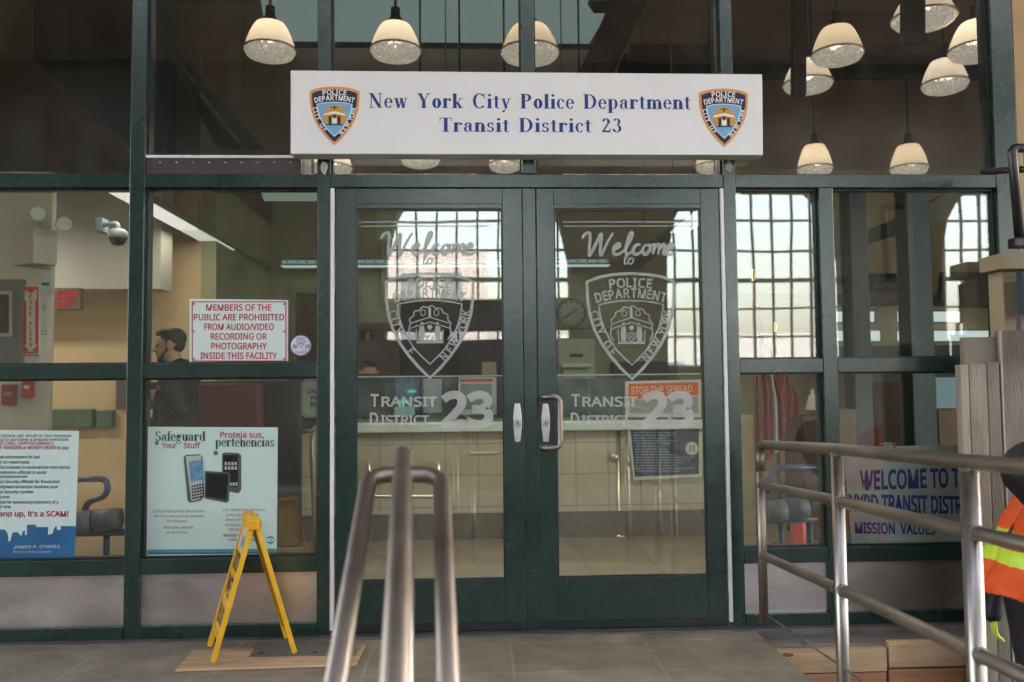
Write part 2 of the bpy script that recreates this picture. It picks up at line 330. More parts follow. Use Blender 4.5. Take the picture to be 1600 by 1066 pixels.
def quad_px(mb, pts, Y, t=.004, mi=0):                       # a sheet whose front is the photo outline at y = Y
    q = [P(x, y, Y) for x, y in pts]; mb.prism([(p.x, p.z) for p in q], Y, Y + t, mi)
def ribbon(mb, pts, wd, y, mi=0, lift=1.5e-5, taper=None, closed=False):
    """flat stroke along (x, z) points at depth y"""
    pts = [Vector((p[0], p[1])) for p in pts]; n = len(pts); base = len(mb.v); vs = []
    for i, p in enumerate(pts):
        if closed: t = pts[(i + 1) % n] - pts[i - 1]
        else: t = pts[min(i + 1, n - 1)] - pts[max(i - 1, 0)]
        t.normalize(); nn = Vector((-t.y, t.x)); w_ = wd if taper is None else wd * taper(i / (n - 1))
        for sgn in (-1, 1): q = p + nn * w_ * .5 * sgn; vs.append((q.x, y - i * lift, q.y))
    fs = [(2 * i, 2 * i + 2, 2 * i + 3, 2 * i + 1) for i in range(n - 1)]
    if closed: fs.append((2 * n - 2, 0, 1, 2 * n - 1))
    mb.add(vs, fs, mi)

# ------------------------------------------------------------------ the police shield
SH_O = [(0, 0), (.2, .012), (.36, .04), (.5, .095), (.495, .3), (.47, .48), (.42, .64), (.34, .8), (.235, .95), (.12, 1.085), (0, 1.2)]
SH_I = [(0, .315), (.15, .322), (.27, .34), (.36, .362), (.34, .5), (.3, .63), (.24, .75), (.16, .87), (.08, .955), (0, 1.03)]
def shield_pts(half, s=1.0, c=.55): 
    h = [(x * s, c + (y - c) * s) for x, y in half]; return h + [(-x, y) for x, y in h[-2:0:-1]]
def letter_at(mb, ch, size, y, mi, bold, wscale, px, py, a):
    V, F, _ = text_geom(ch, bold); xs = [v[0] for v in V]; cx = (min(xs) + max(xs)) / 2; cy = .36
    ca, sa = math.cos(R(a)), math.sin(R(a)); vs = []
    for vx, vy in V:
        u, v = (vx - cx) * size / .72 * wscale, (vy - cy) * size / .72; vs.append((px + u * ca - v * sa, -py + u * sa + v * ca))
    mb.add([(y[1][0] + q[0] * y[1][2], y[0], y[1][1] + q[1] * y[1][2]) for q in vs], F, mi)
def arc_line(mb, s, yc, curve, width, size, y, mi, bold=.02):
    """a line bent down at both ends, letters spaced by their own widths"""
    ws = [max(v[0] for v in text_geom(ch, bold)[0]) - min(v[0] for v in text_geom(ch, bold)[0]) + .10 for ch in s]; tot = sum(ws) - .10; x = 0; sc = width / tot
    for ch, w_ in zip(s, ws):
        px = (x + (w_ - .10) / 2 - tot / 2) * sc; t = px / (width / 2); letter_at(mb, ch, size, y, mi, bold, sc / size * .72, px, yc + curve * t * t, -math.degrees(math.atan2(2 * curve * t, width / 2))); x += w_
def half_at(half, yy):
    for (x0, y0), (x1, y1) in zip(half, half[1:]):
        if y0 <= yy <= y1 and y1 > y0: return x0 + (x1 - x0) * (yy - y0) / (y1 - y0)
    return 0
def side_line(mb, s, ys, side, sc, size, y, mi, bold=.02, miss=()):
    mid = lambda yy: (half_at(SH_O[3:], .55 + (yy - .55) / sc) * sc + half_at(SH_I[3:], yy)) / 2
    for i, (ch, yy) in enumerate(zip(s, ys)):
        if ch == ' ' or i in miss: continue
        dx = (mid(yy + .02) - mid(yy - .02)) / .04; x = mid(yy)
        a = math.degrees(math.atan2(-1, -dx)) if side < 0 else math.degrees(math.atan2(1, -dx))
        letter_at(mb, ch, size, y, mi, bold, .95, side * x, yy, a)
def shield(mb, cx, ztop, W, y, mode, miss=()):
    """mode 'colour': slots 0 orange 1 navy 2 white 3 blue 4 gold 5 dark;  mode 'etch': slot 0 only"""
    g = (cx, ztop, W); q = lambda pts: [(cx + a * W, ztop - b * W) for a, b in pts]
    et = mode == 'etch'; lm = 0 if et else 2
    if et:
        ribbon(mb, q(shield_pts(SH_O, .975)), .032 * W, y, 0, 0, closed=True)
        ribbon(mb, q(shield_pts(SH_I)), .016 * W, y, 0, 0, closed=True)
    else:
        mb.prism(q(shield_pts(SH_O)), y, y + .003, 0); mb.prism(q(shield_pts(SH_O, .90)), y - .0006, y, 1)
        mb.prism(q(shield_pts(SH_I, 1.0)), y - .0012, y - .0006, 2); mb.prism(q(shield_pts(SH_I, .95, .6)), y - .0018, y - .0012, 3)
    yl = (y if et else y - .0014, g)
    arc_line(mb, "POLICE", .116, .016, .48, .100, yl, lm, .03); arc_line(mb, "DEPARTMENT", .232, .058, .80, .100, yl, lm, .03)
    sc = .975 if et else .90
    side_line(mb, "CITY OF", [.46, .522, .585, .655, 0, .80, .885], -1, sc, .082, yl, lm, .03, miss); side_line(mb, "NEW YORK", [.945, .87, .785, 0, .665, .595, .525, .455], 1, sc, .082, yl, lm, .03)
    # seal: scalloped cloud, chevron with dots, two figures beside a small shield, plinth
    out = []
    for k in range(0, 181, 6):
        a = R(k); r = .215 + .012 * math.sin(a * 14); out.append((r * math.cos(a) * 1.05, .60 - r * math.sin(a) * 1.0))
    out = [(.2, .76), (.235, .70)] + out + [(-.235, .70), (-.2, .76)]
    ys = y if et else y - .0024
    fig = lambda c, d: [(c - .02 * d, .60), (c + .03 * d, .61), (c + .035 * d, .7), (c + .03 * d, .77), (c - .02 * d, .77), (c - .03 * d, .68)]
    if et:
        ribbon(mb, q(out), .014 * W, y, 0, 0); ribbon(mb, q([(-.15, .785), (.15, .785)]), .026 * W, y, 0, 0)
        for dz in (0, .055): ribbon(mb, q([(-.22, .575 + dz), (0, .505 + dz), (.22, .575 + dz)]), .012 * W, y, 0, 0)
        for x in (-.15, -.075, .075, .15): mb.prism(q([(x + .01 * math.cos(R(a)), .575 - abs(0) + abs(x) * .3 - .02 + .01 * math.sin(R(a))) for a in range(0, 360, 60)]), y, y + .0004, 0)
        for c, d in ((-.085, -1), (.085, 1)): mb.prism(q(fig(c, d)), y, y + .0004, 0); mb.prism(q([(c + .017 * math.cos(R(a)), .588 + .02 * math.sin(R(a)) - .012) for a in range(0, 360, 45)]), y, y + .0004, 0)
        mb.prism(q([(-.03, .62), (-.015, .585), (0, .6), (.015, .585), (.03, .62), (0, .655)]), y, y + .0004, 0)
        ribbon(mb, q([(-.045, .675), (.045, .675), (.042, .73), (0, .77), (-.042, .73)]), .012 * W, y, 0, 0, closed=True)
        ribbon(mb, q([(-.025, .69), (.02, .74)]), .008 * W, y, 0, 0); ribbon(mb, q([(.025, .69), (-.02, .74)]), .008 * W, y - 1e-4, 0, 0)
        ribbon(mb, q([(0, .40), (0, .50)]), .03 * W, y, 0, 0)
        for c in (-.075, .075):
            ribbon(mb, q([(c + .028 * math.cos(R(a)), .455 + .034 * math.sin(R(a))) for a in range(0, 360, 40)]), .009 * W, y, 0, 0, closed=True)
        for c in (-.15, .15): ribbon(mb, q([(c, .64), (c * .95, .77)]), .012 * W, y, 0, 0)
    else:
        mb.prism(q(out), ys, ys + .0006, 4); ys -= .0006
        mb.prism(q([(-.16, .77), (.16, .77), (.16, .795), (-.16, .795)]), ys, ys + .0006, 5)
        mb.prism(q([(-.22, .60), (-.2, .56), (0, .51), (.2, .56), (.22, .60), (0, .56)]), ys, ys + .0006, 2)
        for c, d in ((-.085, -1), (.085, 1)): mb.prism(q(fig(c, d)), ys, ys + .0006, 5)
        mb.prism(q([(-.05, .66), (.05, .66), (.045, .74), (0, .77), (-.045, .74)]), ys, ys + .0006, 2)
        mb.prism(q([(-.045, .585), (.045, .585), (.03, .64), (-.03, .64)]), ys, ys + .0006, 5)
        mb.prism(q([(-.012, .40), (.012, .40), (.012, .49), (-.012, .49)]), ys, ys + .0006, 5)
        mb.prism(q([(-.08, .425), (.08, .425), (.08, .44), (-.08, .44)]), ys - .0006, ys, 5)

# ------------------------------------------------------------------ palette
GREEN = mat("green_paint", (.011, .033, .026), .27, var=.18, vscale=3, bump=.05, bscale=120, spec=.75)
STEEL = mat("brushed_steel", (.58, .52, .51), .42, metal=1, var=.12, vscale=4, bump=.03, bscale=30)
POSTS = mat("post_steel", (.33, .295, .275), .36, metal=1, var=.1, vscale=5)
PIPE = mat("pipe_steel", (.31, .258, .222), .47, metal=1, var=.12, vscale=7, bump=.04, bscale=90)
CHROME = mat("chrome", (.80, .80, .80), .27, metal=1, var=.05)
ALU = mat("white_aluminium", (.72, .70, .72), .4, var=.06, vscale=8)
WHITE = mat("sign_white", (.80, .78, .79), .45, var=.025, vscale=2)
NAVY = flat("sign_blue", (.022, .06, .23)); ORANGE = flat("emblem_orange", (.72, .33, .10)); FIELD = flat("emblem_navy", (.028, .028, .085))
SKYB = flat("emblem_sky", (.20, .42, .66)); GOLD = flat("emblem_gold", (.62, .33, .07)); DARK = flat("print_black", (.03, .03, .035)); PALE = flat("emblem_white", (.82, .82, .82))
FROST = mat("etched_frost", (.47, .47, .455), .8, var=.12, vscale=9)
_n = FROST.node_tree.nodes; _L = FROST.node_tree.links; _t = _n.new("ShaderNodeBsdfTransparent"); _m = _n.new("ShaderNodeMixShader"); _m.inputs[0].default_value = .72
_L.new(_t.outputs[0], _m.inputs[1]); _L.new(_n["Principled BSDF"].outputs[0], _m.inputs[2]); _L.new(_m.outputs[0], _n["Material Output"].inputs[0])
PAPER = mat("poster_paper", (.56, .66, .64), .5, var=.03, vscale=2); RED = flat("print_red", (.42, .03, .045)); BLACK = mat("black_plastic", (.018, .018, .02), .4)
GLASS = glass("window_glass"); DGLASS = glass("door_glass")
def worn(M, col, scale, lo, hi, stretch=(1, 1, 1), amt=1.0):
    """scratches and dust specks with a shape of their own over a material"""
    n = M.node_tree.nodes; L = M.node_tree.links; b = n["Principled BSDF"]; src = b.inputs["Base Color"].links[0].from_socket
    g = n.new("ShaderNodeNewGeometry"); mp = n.new("ShaderNodeMapping"); mp.inputs["Scale"].default_value = stretch; L.new(g.outputs["Position"], mp.inputs[0])
    nz = n.new("ShaderNodeTexNoise"); nz.inputs["Scale"].default_value = scale; nz.inputs["Detail"].default_value = 10; nz.inputs["Roughness"].default_value = .72; L.new(mp.outputs[0], nz.inputs["Vector"])
    mr = n.new("ShaderNodeMapRange"); mr.inputs[1].default_value = lo; mr.inputs[2].default_value = hi; mr.inputs[4].default_value = amt; L.new(nz.outputs["Fac"], mr.inputs[0])
    mx = n.new("ShaderNodeMix"); mx.data_type = 'RGBA'; mx.inputs[7].default_value = (*col, 1); L.new(mr.outputs[0], mx.inputs[0]); L.new(src, mx.inputs[6]); L.new(mx.outputs[2], b.inputs["Base Color"])
worn(GREEN, (.16, .16, .15), 9, .68, .76, (1, 1, 1), .35); worn(GREEN, (.08, .085, .075), 22, .62, .74, (1, 1, .35), .22)
worn(STEEL, (.34, .30, .29), 3, .50, .72, (1, 1, 2.2), .7); worn(PIPE, (.22, .17, .14), 9, .55, .7, (1, 1, 1), .6); worn(POSTS, (.36, .31, .28), 12, .55, .7, (1, 1, 1), .6)
TAN = mat("tan_wall", (.40, .335, .205), .7, var=.06, vscale=1.5, bump=.05, bscale=150)
CREAM = mat("cream_wall", (.62, .57, .46), .7, var=.04, vscale=2, bump=.05, bscale=150)
OLIVE = mat("olive_wall", (.33, .335, .21), .75, var=.06, vscale=1.2, bump=.05, bscale=150)
BROWN = mat("dark_brown_paint", (.40, .325, .28), .6, var=.2, vscale=1.5)
DKBR = mat("near_black_paint", (.024, .022, .021), .55, var=.2, vscale=2)
WARM = mat("warm_wall", (.58, .44, .27), .6, var=.06, vscale=1.5)
PLY = wood("plywood", (.40, .235, .13), (.62, .43, .27)); PLYR = wood("red_plywood", (.30, .13, .065), (.44, .22, .12)); PODW = wood("dark_wood", (.05, .022, .012), (.10, .045, .022), axis='Z')
YEL = mat("yellow_plastic", (.74, .40, .012), .38, var=.10, vscale=8, bump=.03)
PAVE = tiles("paving", (.31, .25, .19), (.345, .28, .21), (.39, .35, .29), .62, .41, .007, False, .5, .0, .30, .45, (.12, .16))
CTILE = tiles("counter_tile", (.47, .42, .31), (.50, .445, .33), (.33, .29, .21), .255, .245, .006, True, .3, .0, .08)
ITILE = tiles("lobby_floor_tile", (.33, .27, .18), (.36, .30, .2), (.22, .18, .12), .45, .45, .006, False, .3)
CONC = mat("concrete", (.20, .19, .175), .8, var=.2, vscale=3, bump=.3, bscale=25)
worn(PAVE, (.075, .065, .055), 2.6, .54, .70, (1, 1, 1), .75); worn(PAVE, (.05, .045, .04), 17, .66, .70, (1, 1, 1), .8); worn(PAVE, (.13, .11, .085), 1.1, .52, .68, (1, 1, 1), .35); worn(PAVE, (.34, .31, .27), 42, .67, .72, (1, 1, 1), .6)
worn(YEL, (.35, .24, .08), 11, .60, .70, (1, 1, 1), .6); worn(PLY, (.20, .13, .08), 6, .58, .72, (1, 1, 1), .7); worn(CTILE, (.30, .24, .16), 3, .58, .75, (1, 1, 1), .5)

# ------------------------------------------------------------------ setting: ground
EDGE = 1.055
structure(MB().box(-9, EDGE, -1.55, -.055, -.12, 0).build("landing_pavement", PAVE))
structure(MB().box(-9, EDGE, -1.86, -1.55, -.32, -.165).build("step_upper", PAVE)); structure(MB().box(-9, EDGE, -2.17, -1.86, -.48, -.33).build("step_lower", PAVE))
structure(MB().box(-140, 140, -220, 140, -.62, -.5).build("ground", mat("asphalt", (.055, .05, .046), .8, var=.25, vscale=.8, bump=.3, bscale=30)))
structure(MB().box(-9, 3.6, -.055, .075, -.12, .008).build("threshold_strip", mat("threshold_stone", (.14, .12, .115), .55, var=.25, vscale=9, bump=.3, bscale=60)))
structure(MB().box(-7, 8.5, .075, 7.3, -.1, 0).build("lobby_floor", ITILE))
structure(MB().box(EDGE, 7, -.052, .07, -.5, -.125).build("landing_side", CONC))

# ------------------------------------------------------------------ setting: station hall behind the camera (seen in the glass)
HY = 12.0
pitch_x = (1192 - 746) / 82.6
A0 = PM(746, 405, HY); ZS = A0.z; RAD = 1.76
SILL = PM(1192, 575, HY).z
ZC = 7.2
wall = MB(); NB = range(-3, 4)
for k in NB:
    cx = A0.x + k * pitch_x; x0, x1 = cx - pitch_x / 2, cx + pitch_x / 2
    if k < 0: wall.box(x0, x1, -HY - .45, -HY, -.5, ZC); continue
    wall.box(x0, cx - RAD, -HY - .45, -HY, -.5, ZC); wall.box(cx + RAD, x1, -HY - .45, -HY, -.5, ZC); wall.box(cx - RAD, cx + RAD, -HY - .45, -HY, -.5, SILL)
    N = 20
    for i in range(N):
        a, b = -RAD + 2 * RAD * i / N, -RAD + 2 * RAD * (i + 1) / N
        za, zb = (ZS + math.sqrt(max(0, RAD ** 2 - q * q)) for q in (a, b))
        wall.hexa([(cx + a, -HY - .45, za), (cx + b, -HY - .45, zb), (cx + b, -HY, zb), (cx + a, -HY, za), (cx + a, -HY - .45, ZC), (cx + b, -HY - .45, ZC), (cx + b, -HY, ZC), (cx + a, -HY, ZC)])
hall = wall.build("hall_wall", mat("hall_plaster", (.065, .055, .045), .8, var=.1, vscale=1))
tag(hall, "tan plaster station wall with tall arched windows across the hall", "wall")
MUN = mat("muntin_paint", (.10, .13, .13), .4)
for k in NB:
    if k < 0: continue
    cx = A0.x + k * pitch_x; g = MB()
    for i in range(-4, 5):
        x = i * .39
        if abs(x) < RAD: g.box(cx + x - .02, cx + x + .02, -HY - .26, -HY - .20, SILL, ZS + math.sqrt(RAD ** 2 - x * x))
    z = SILL + .02; j = 0
    while z < ZS + RAD - .1:
        hw = RAD if z < ZS else math.sqrt(RAD ** 2 - (z - ZS) ** 2); t = .04 if j % 3 == 0 else .018
        g.box(cx - hw, cx + hw, -HY - .275, -HY - .185, z - t, z + t); z += .575; j += 1
    g.build("window_grid", MUN, hall)
structure(MB().box(-21, 21, -13, -8.3, ZC, ZC + .3).box(-21, 21, -6.9, .35, ZC, ZC + .3).box(-21, -14, -8.3, -6.9, ZC, ZC + .3).box(14, 21, -8.3, -6.9, ZC, ZC + .3).build("hall_ceiling", BROWN))  # open strip left in the ceiling to bring more sky onto the facade
structure(MB().box(-21, 21, -HY + .25, -HY + .7, PM(800, 281, HY - .5).z, ZC).build("arch_mask_beam", DKBR))  # unseen beam added to hide the arch tops from the glass
blk = MB().box(PM(560, 500, 10).x, PM(1000, 500, 10).x, -10.6, -10, -.5, PM(700, 530, 10).z).box(PM(560, 500, 10).x, PM(1000, 500, 10).x, -10.6, -10, PM(700, 513, 10).z, PM(700, 466, 10).z)  # dark block added to mask the window's lower part in the door glass
for px in (560, 690, 830, 990): x = PM(px, 500, 10).x; blk.box(x, x + .12, -10.5, -10.1, PM(700, 531, 10).z, PM(700, 512, 10).z)
tag(blk.build("silhouette_block", DKBR), "dark added silhouette booth in the hall below the arched window", "blocker")
def far_block(x0, x1, y0, y1, h, c, label):
    g = MB().box(x0, x1, y0, y1, -.6, h); x = x0 + .8
    while x < x1 - 1.5:
        z = 1.0
        while z < h - 2: g.box(x, x + 1.2, y1, y1 + .06, z, z + 1.7, 1); z += 2.8
        x += 2.6
    tag(g.build("far_building", [c, mat("far_window", (.22, .24, .27), .2)]), label, "building")
far_block(-13.5, .4, -62, -49, 9.6, mat("pale_pink_stone", (.62, .52, .48), .8, var=.1, vscale=.3), "pale pinkish building across the street, taller of the two outside the hall windows")
far_block(1.2, 70, -64, -52, 4.6, mat("pale_stone", (.60, .58, .55), .8, var=.1, vscale=.3), "long low pale building across the street outside the hall windows")

# ------------------------------------------------------------------ storefront
SF = thing("storefront", (0, 0, 0), "dark green framed glass storefront with steel kick panels round the doors", "storefront")
ZT = 4.4
def mul(x0, x1, z0=.0, z1=ZT, y0=0, y1=.12): MB().cbox(x0, x1, y0, y1, z0, z1, .003).build("mullion", GREEN, SF)
XL = -3.7
MX = [(-3.05, -2.979), (-1.929, -1.858), (-1.029, -.968), (.968, 1.029), (2.36, 2.475)]
for a, b in MX: mul(a, b)
mul(-.033, .033, 2.2205, ZT); mul(-.033, .033, .008, 2.1515, .012, .11)
mul(1.446, 1.519, 0, 2.1515)
def rail(x0, x1, z0, z1, nm="transom", y0=.0025, y1=.118): MB().cbox(x0, x1, y0, y1, z0, z1, .003).build(nm, GREEN, SF)
BAYS = [(XL, -3.0505), (-2.9785, -1.9295), (-1.8575, -1.0295)]
RB = [(1.0295, 1.4455), (1.5195, 2.3595)]
for a, b in BAYS + [(-.9675, .9675), (1.0295, 2.3595)]: rail(a, b, 2.152, 2.219)
for a, b in BAYS + RB:
    rail(a, b, 1.23, 1.30); rail(a, b, .305, .378); rail(a, b, .008, .066, "sill_rail", -.006)
    MB().box(a, b, .03, .036, .066, .305).build("kick_panel", STEEL, SF)
    MB().box(a + .001, b - .001, .045, .051, .378, 1.23).build("window_pane", GLASS, SF); MB().box(a + .001, b - .001, .045, .051, 1.30, 2.152).build("window_pane", GLASS, SF)
    for z0, z1 in ((.378, 1.23), (1.30, 2.152)):              # black glazing gasket
        g = MB(); e = .008
        g.box(a, a + e, .03, .0449, z0, z1).box(b - e, b, .03, .0449, z0, z1).box(a + e, b - e, .03, .0449, z0, z0 + e).box(a + e, b - e, .03, .0449, z1 - e, z1); g.build("gasket", BLACK, SF)
for a, b in BAYS + [(-.9675, -.0335), (.0335, .9675), (1.0295, 2.3595)]:
    MB().box(a, b, .045, .051, 2.219, ZT).build("window_pane", GLASS, SF)
    g = MB(); e = .008; g.box(a, a + e, .03, .0449, 2.219, ZT).box(b - e, b, .03, .0449, 2.219, ZT).box(a + e, b - e, .03, .0449, 2.219, 2.227); g.build("gasket", BLACK, SF)
for x in (-.967, .949): MB().cbox(x, x + .018, -.004, .02, .03, 2.148, .003).build("edge_strip", ALU, SF)
for px, py in ((507, 262), (1139, 261)):
    c = P(px, py, -.001); s = random.Random(px); pts = [(c.x + .019 * math.cos(R(a)) * s.uniform(.7, 1.1), c.z + .034 * math.sin(R(a)) * s.uniform(.7, 1.1)) for a in range(0, 360, 40)]
    o = MB().prism(pts, -.0012, -.0002).build("paper_scrap", mat("torn_paper", (.55, .54, .52), .8, var=.25, vscale=60) if px < 900 else mat("torn_tape", (.30, .33, .36), .5, var=.3, vscale=60))
    tag(o, "torn white paper scrap on the mullion under the sign's left emblem" if px < 900 else "grey tape remnant on the mullion under the sign's right end", "paper scrap")
MB().box(-7, XL, 0, .2, -.1, 4.6).build("side_wall", TAN, SF)
MB().box(-7, 8.5, -.02, .2, ZT, ZC).build("upper_wall", BROWN, SF)

# ------------------------------------------------------------------ doors
def door(x0, x1, gx0, gx1, label, lockpx, handle):
    D = thing("glass_door", ((x0 + x1) / 2, .03, .012), label, "door")
    zt, zb, g1, g0 = 2.148, .014, P(680, 327, .02).z, P(680, 906, .02).z; y0, y1 = .006, .05
    MB().cbox(x0 + .003, gx0, y0, y1, zb, zt, .002).build("stile", GREEN, D); MB().cbox(gx1, x1 - .003, y0, y1, zb, zt, .002).build("stile", GREEN, D)
    MB().cbox(gx0 + .0004, gx1 - .0004, y0 + .001, y1, g1, zt, .002).build("top_rail", GREEN, D); MB().cbox(gx0 + .0004, gx1 - .0004, y0 + .001, y1, zb, g0, .002).build("bottom_rail", GREEN, D)
    MB().box(gx0 + .0004, gx1 - .0004, y0 - .001, y0 + .0005, g1 + .022, g1 + .0255).build("rail_groove", BLACK, D)
    g = MB(); e = .007; yy = .012
    g.box(gx0, gx0 + e, yy, .0249, g0, g1).box(gx1 - e, gx1, yy, .0249, g0, g1).box(gx0 + e, gx1 - e, yy, .0249, g0, g0 + e).box(gx0 + e, gx1 - e, yy, .0249, g1 - e, g1); g.build("gasket", BLACK, D)
    MB().box(gx0, gx1, .025, .031, g0, g1).build("door_pane", DGLASS, D)
    MB().box(x0 + .01, x1 - .01, .0, .006, .016, .05).build("weather_sweep", BLACK, D)
    c = P(*lockpx, 0); lk = MB()
    pl = [(c.x + a, c.z + b) for a, b in ((-.013, .085), (.013, .085), (.021, .02), (.021, -.03), (.013, -.1), (-.013, -.1), (-.021, -.03), (-.021, .02))]
    lk.prism(pl, -.003, .0055); L_ = lk.build("lock_plate", CHROME, D, .002)
    cyl = MB(); cyl.tube([(c.x, -.0031, c.z - .01), (c.x, -.016, c.z - .01)], .017, 20); cyl.build("lock_cylinder", mat("dull_chrome", (.5, .5, .5), .3, metal=1), L_)
    MB().cbox(c.x - .0025, c.x + .0025, -.018, -.0161, c.z - .019, c.z - .001, .0006).build("key_slot", BLACK, L_)
    if handle:
        p0, p1 = P(850, 620, 0), P(850, 699, 0); xr = P(875, 620, -.055).x
        h = MB().tube(fillet([(p0.x - .01, .004, p0.z), (p0.x, -.055, p0.z), (xr, -.06, p0.z), (xr, -.06, p1.z), (p1.x, -.055, p1.z), (p1.x - .01, .004, p1.z)], .035, 6), .0125, 14); h.build("pull_handle", PIPE, D)
    return D
LD = door(-.947, -.033, P(556.5, 600, .02).x, P(787, 600, .02).x, "green framed glass door left of the centre post, without a pull handle", (808.5, 658), False)
RD = door(.033, .947, P(868, 600, .02).x, P(1099, 600, .02).x, "green framed glass door with a steel pull handle beside its lock", (852.5, 658), True)
YE = .0243
WEL = [[(0.05, 1.55), (0.0, 1.75), (0.25, 2.05), (0.55, 2.0), (0.52, 1.0), (0.5, 0.05), (0.62, 0.1), (1.1, 1.2), (1.45, 2.0), (1.4, 1.0), (1.38, 0.05), (1.52, 0.1), (1.95, 1.2), (2.4, 2.1)],
       [(2.35, .5), (2.75, .65), (2.95, .9), (2.8, 1.05), (2.5, .75), (2.42, .3), (2.62, .02), (3.0, .15), (3.3, .45)], [(3.3, .45), (3.75, 1.3), (3.95, 2.0), (3.8, 2.1), (3.6, 1.5), (3.4, .4), (3.55, .02), (3.85, .25)],
       [(4.55, .85), (4.4, 1.0), (4.1, .75), (4.0, .3), (4.2, .02), (4.5, .15), (4.75, .45)], [(5.15, 1.0), (4.85, .75), (4.75, .3), (4.95, .02), (5.25, .3), (5.35, .75), (5.15, 1.0), (5.3, .85), (5.55, .95)],
       [(5.55, .95), (5.7, .9), (5.55, .02)], [(5.6, .4), (5.95, .98), (6.1, .85), (5.98, .02)], [(6.03, .4), (6.38, .98), (6.52, .85), (6.42, .2), (6.55, .02), (6.75, .3)],
       [(6.6, .5), (7.0, .65), (7.2, .9), (7.05, 1.05), (6.75, .75), (6.67, .3), (6.87, .02), (7.25, .15), (7.55, .45)]]
TO = [[(.25, 1.2), (.05, .2), (.2, .02), (.4, .2)], [(-.02, .8), (.5, .85)], [(.85, .75), (.6, .6), (.5, .25), (.65, .02), (.95, .2), (1.0, .55), (.85, .75), (1.0, .62), (1.15, .68)]]
def etch(D, dx, sx, missing):
    """dx: pixel shift of this door's lettering from the right door's"""
    E_ = MB(); k = 0
    for st in WEL:
        pts = [(lambda p: (p.x, p.z))(P(911 + dx + a * 19.6, 398 - b * 16.2, YE)) for a, b in [(q[0], q[1]) for q in spline([(u, v, 0) for u, v in st], 6)]]
        ribbon(E_, pts, .0145, YE - k * 2e-4, 0, 4e-6, lambda t: .75 + .45 * math.sin(t * 3.1)); k = (k + 1) % 3
    for st in TO:
        pts = [(lambda p: (p.x, p.z))(P(975 + dx + a * 14, 413 - b * 13, YE)) for a, b in [(q[0], q[1]) for q in spline([(u, v, 0) for u, v in st], 6)]]
        ribbon(E_, pts, .008, YE - k * 2e-4, 0, 4e-6); k = (k + 1) % 3
    T(E_, "T", 893 + dx, 906 + dx, 635, 18.5, YE, 0, .03); T(E_, "RANSIT", 910 + dx, 997 + dx, 635, 14.5, YE, 0, .03)
    T(E_, "D", 892 + dx, 905 + dx, 664, 18.5, YE, 0, .03); T(E_, "ISTRICT", 909 + dx, 985 + dx, 664, 14.5, YE, 0, .03)
    E_.build("etched_lettering", FROST, D)
    N_ = MB(); T(N_, "23", 1003 + dx, 1085 + dx, 665, 50, YE, 0, .055); N_.build("etched_number", FROST, D)
    S_ = MB(); a, b = P(914 + dx, 427, YE), P(1056 + dx, 427, YE)
    shield(S_, (a.x + b.x) / 2, P(985 + dx, 425.5, YE).z, (b.x - a.x) * .985, YE, 'etch', missing); S_.build("etched_shield", FROST, D)
    l = MB()
    for y in (347, 353.5): a, b = P(880 + dx + sx, y, YE), P(1080 + dx + sx, y, YE); l.box(a.x, b.x, YE, YE + .0005, a.z - .0022, a.z + .0022)
    l.build("etched_line", FROST, D)
etch(RD, 0, 0, ()); etch(LD, -314, -2, (5,))

# ------------------------------------------------------------------ the long sign
YS = -.11
q = [P(454, 110, YS), P(1191, 116, YS), P(1192.5, 242.5, YS), P(454, 240.5, YS)]
SG = thing("police_sign", ((q[0].x + q[2].x) / 2, YS, q[3].z), "long white sign with blue serif lettering and a shield at each end, over the doors", "sign")
MB().prism([(p.x, p.z) for p in q], YS, -.012).build("sign_board", WHITE, SG, .003)
g = MB(); put(g, serif_geom("New York City Police Department"), 576, 168.5, 1079, 171, YS - .0012, 0, 0, 23); g.build("sign_lettering", NAVY, SG)
g = MB(); put(g, serif_geom("Transit District 23"), 687, 206, 971, 207, YS - .0012, 0, 0, 22); g.build("sign_lettering", NAVY, SG)
for x0, x1, yt in ((484, 562, 135.5), (1091.5, 1168, 138.5)):
    a, b = P(x0, yt, YS), P(x1, yt, YS); g = MB(); shield(g, (a.x + b.x) / 2, a.z, b.x - a.x, YS - .0031, 'colour'); g.build("shield_emblem", [ORANGE, FIELD, PALE, SKYB, GOLD, DARK], SG)

# ------------------------------------------------------------------ posters and notices on the glass
YP = .040
def poster(name, pts, label, cat, paper, Y=YP):
    o = [P(x, y, Y) for x, y in pts]; D = thing(name, (sum(p.x for p in o) / len(o), Y, min(p.z for p in o)), label, cat)
    g = MB(); quad_px(g, pts, Y, .0015); g.build("sheet", paper, D); return D
# recording notice
D = poster("notice_board", [(296, 467), (450, 469), (450, 567.5), (296, 566.5)], "white notice in red capitals forbidding recording, behind the second window from left", "notice", mat("notice_white", (.62, .70, .68), .5, var=.03))
g = MB()
for i, (s, a, b) in enumerate((("MEMBERS OF THE", 322, 424), ("PUBLIC ARE PROHIBITED", 303, 444), ("FROM AUDIO/VIDEO", 319, 428), ("RECORDING OR", 329, 417), ("PHOTOGRAPHY", 330, 417), ("INSIDE THIS FACILITY", 313, 433))):
    T(g, s, a, b, 485.5 + i * 15.05, 9.6, YP - .001, 0, .022)
def frame(g, x0, y0, x1, y1, t, Y, mi=0):
    for a, b, c, d in ((x0, y0, x1, y0 + t), (x0, y1 - t, x1, y1), (x0, y0 + t, x0 + t, y1 - t), (x1 - t, y0 + t, x1, y1 - t)): quad_px(g, [(a, b), (c, b), (c, d), (a, d)], Y, .0004, mi)
frame(g, 299.5, 471, 447.5, 565, 1.6, YP - .001); g.build("notice_lettering", RED, D)
g = MB()
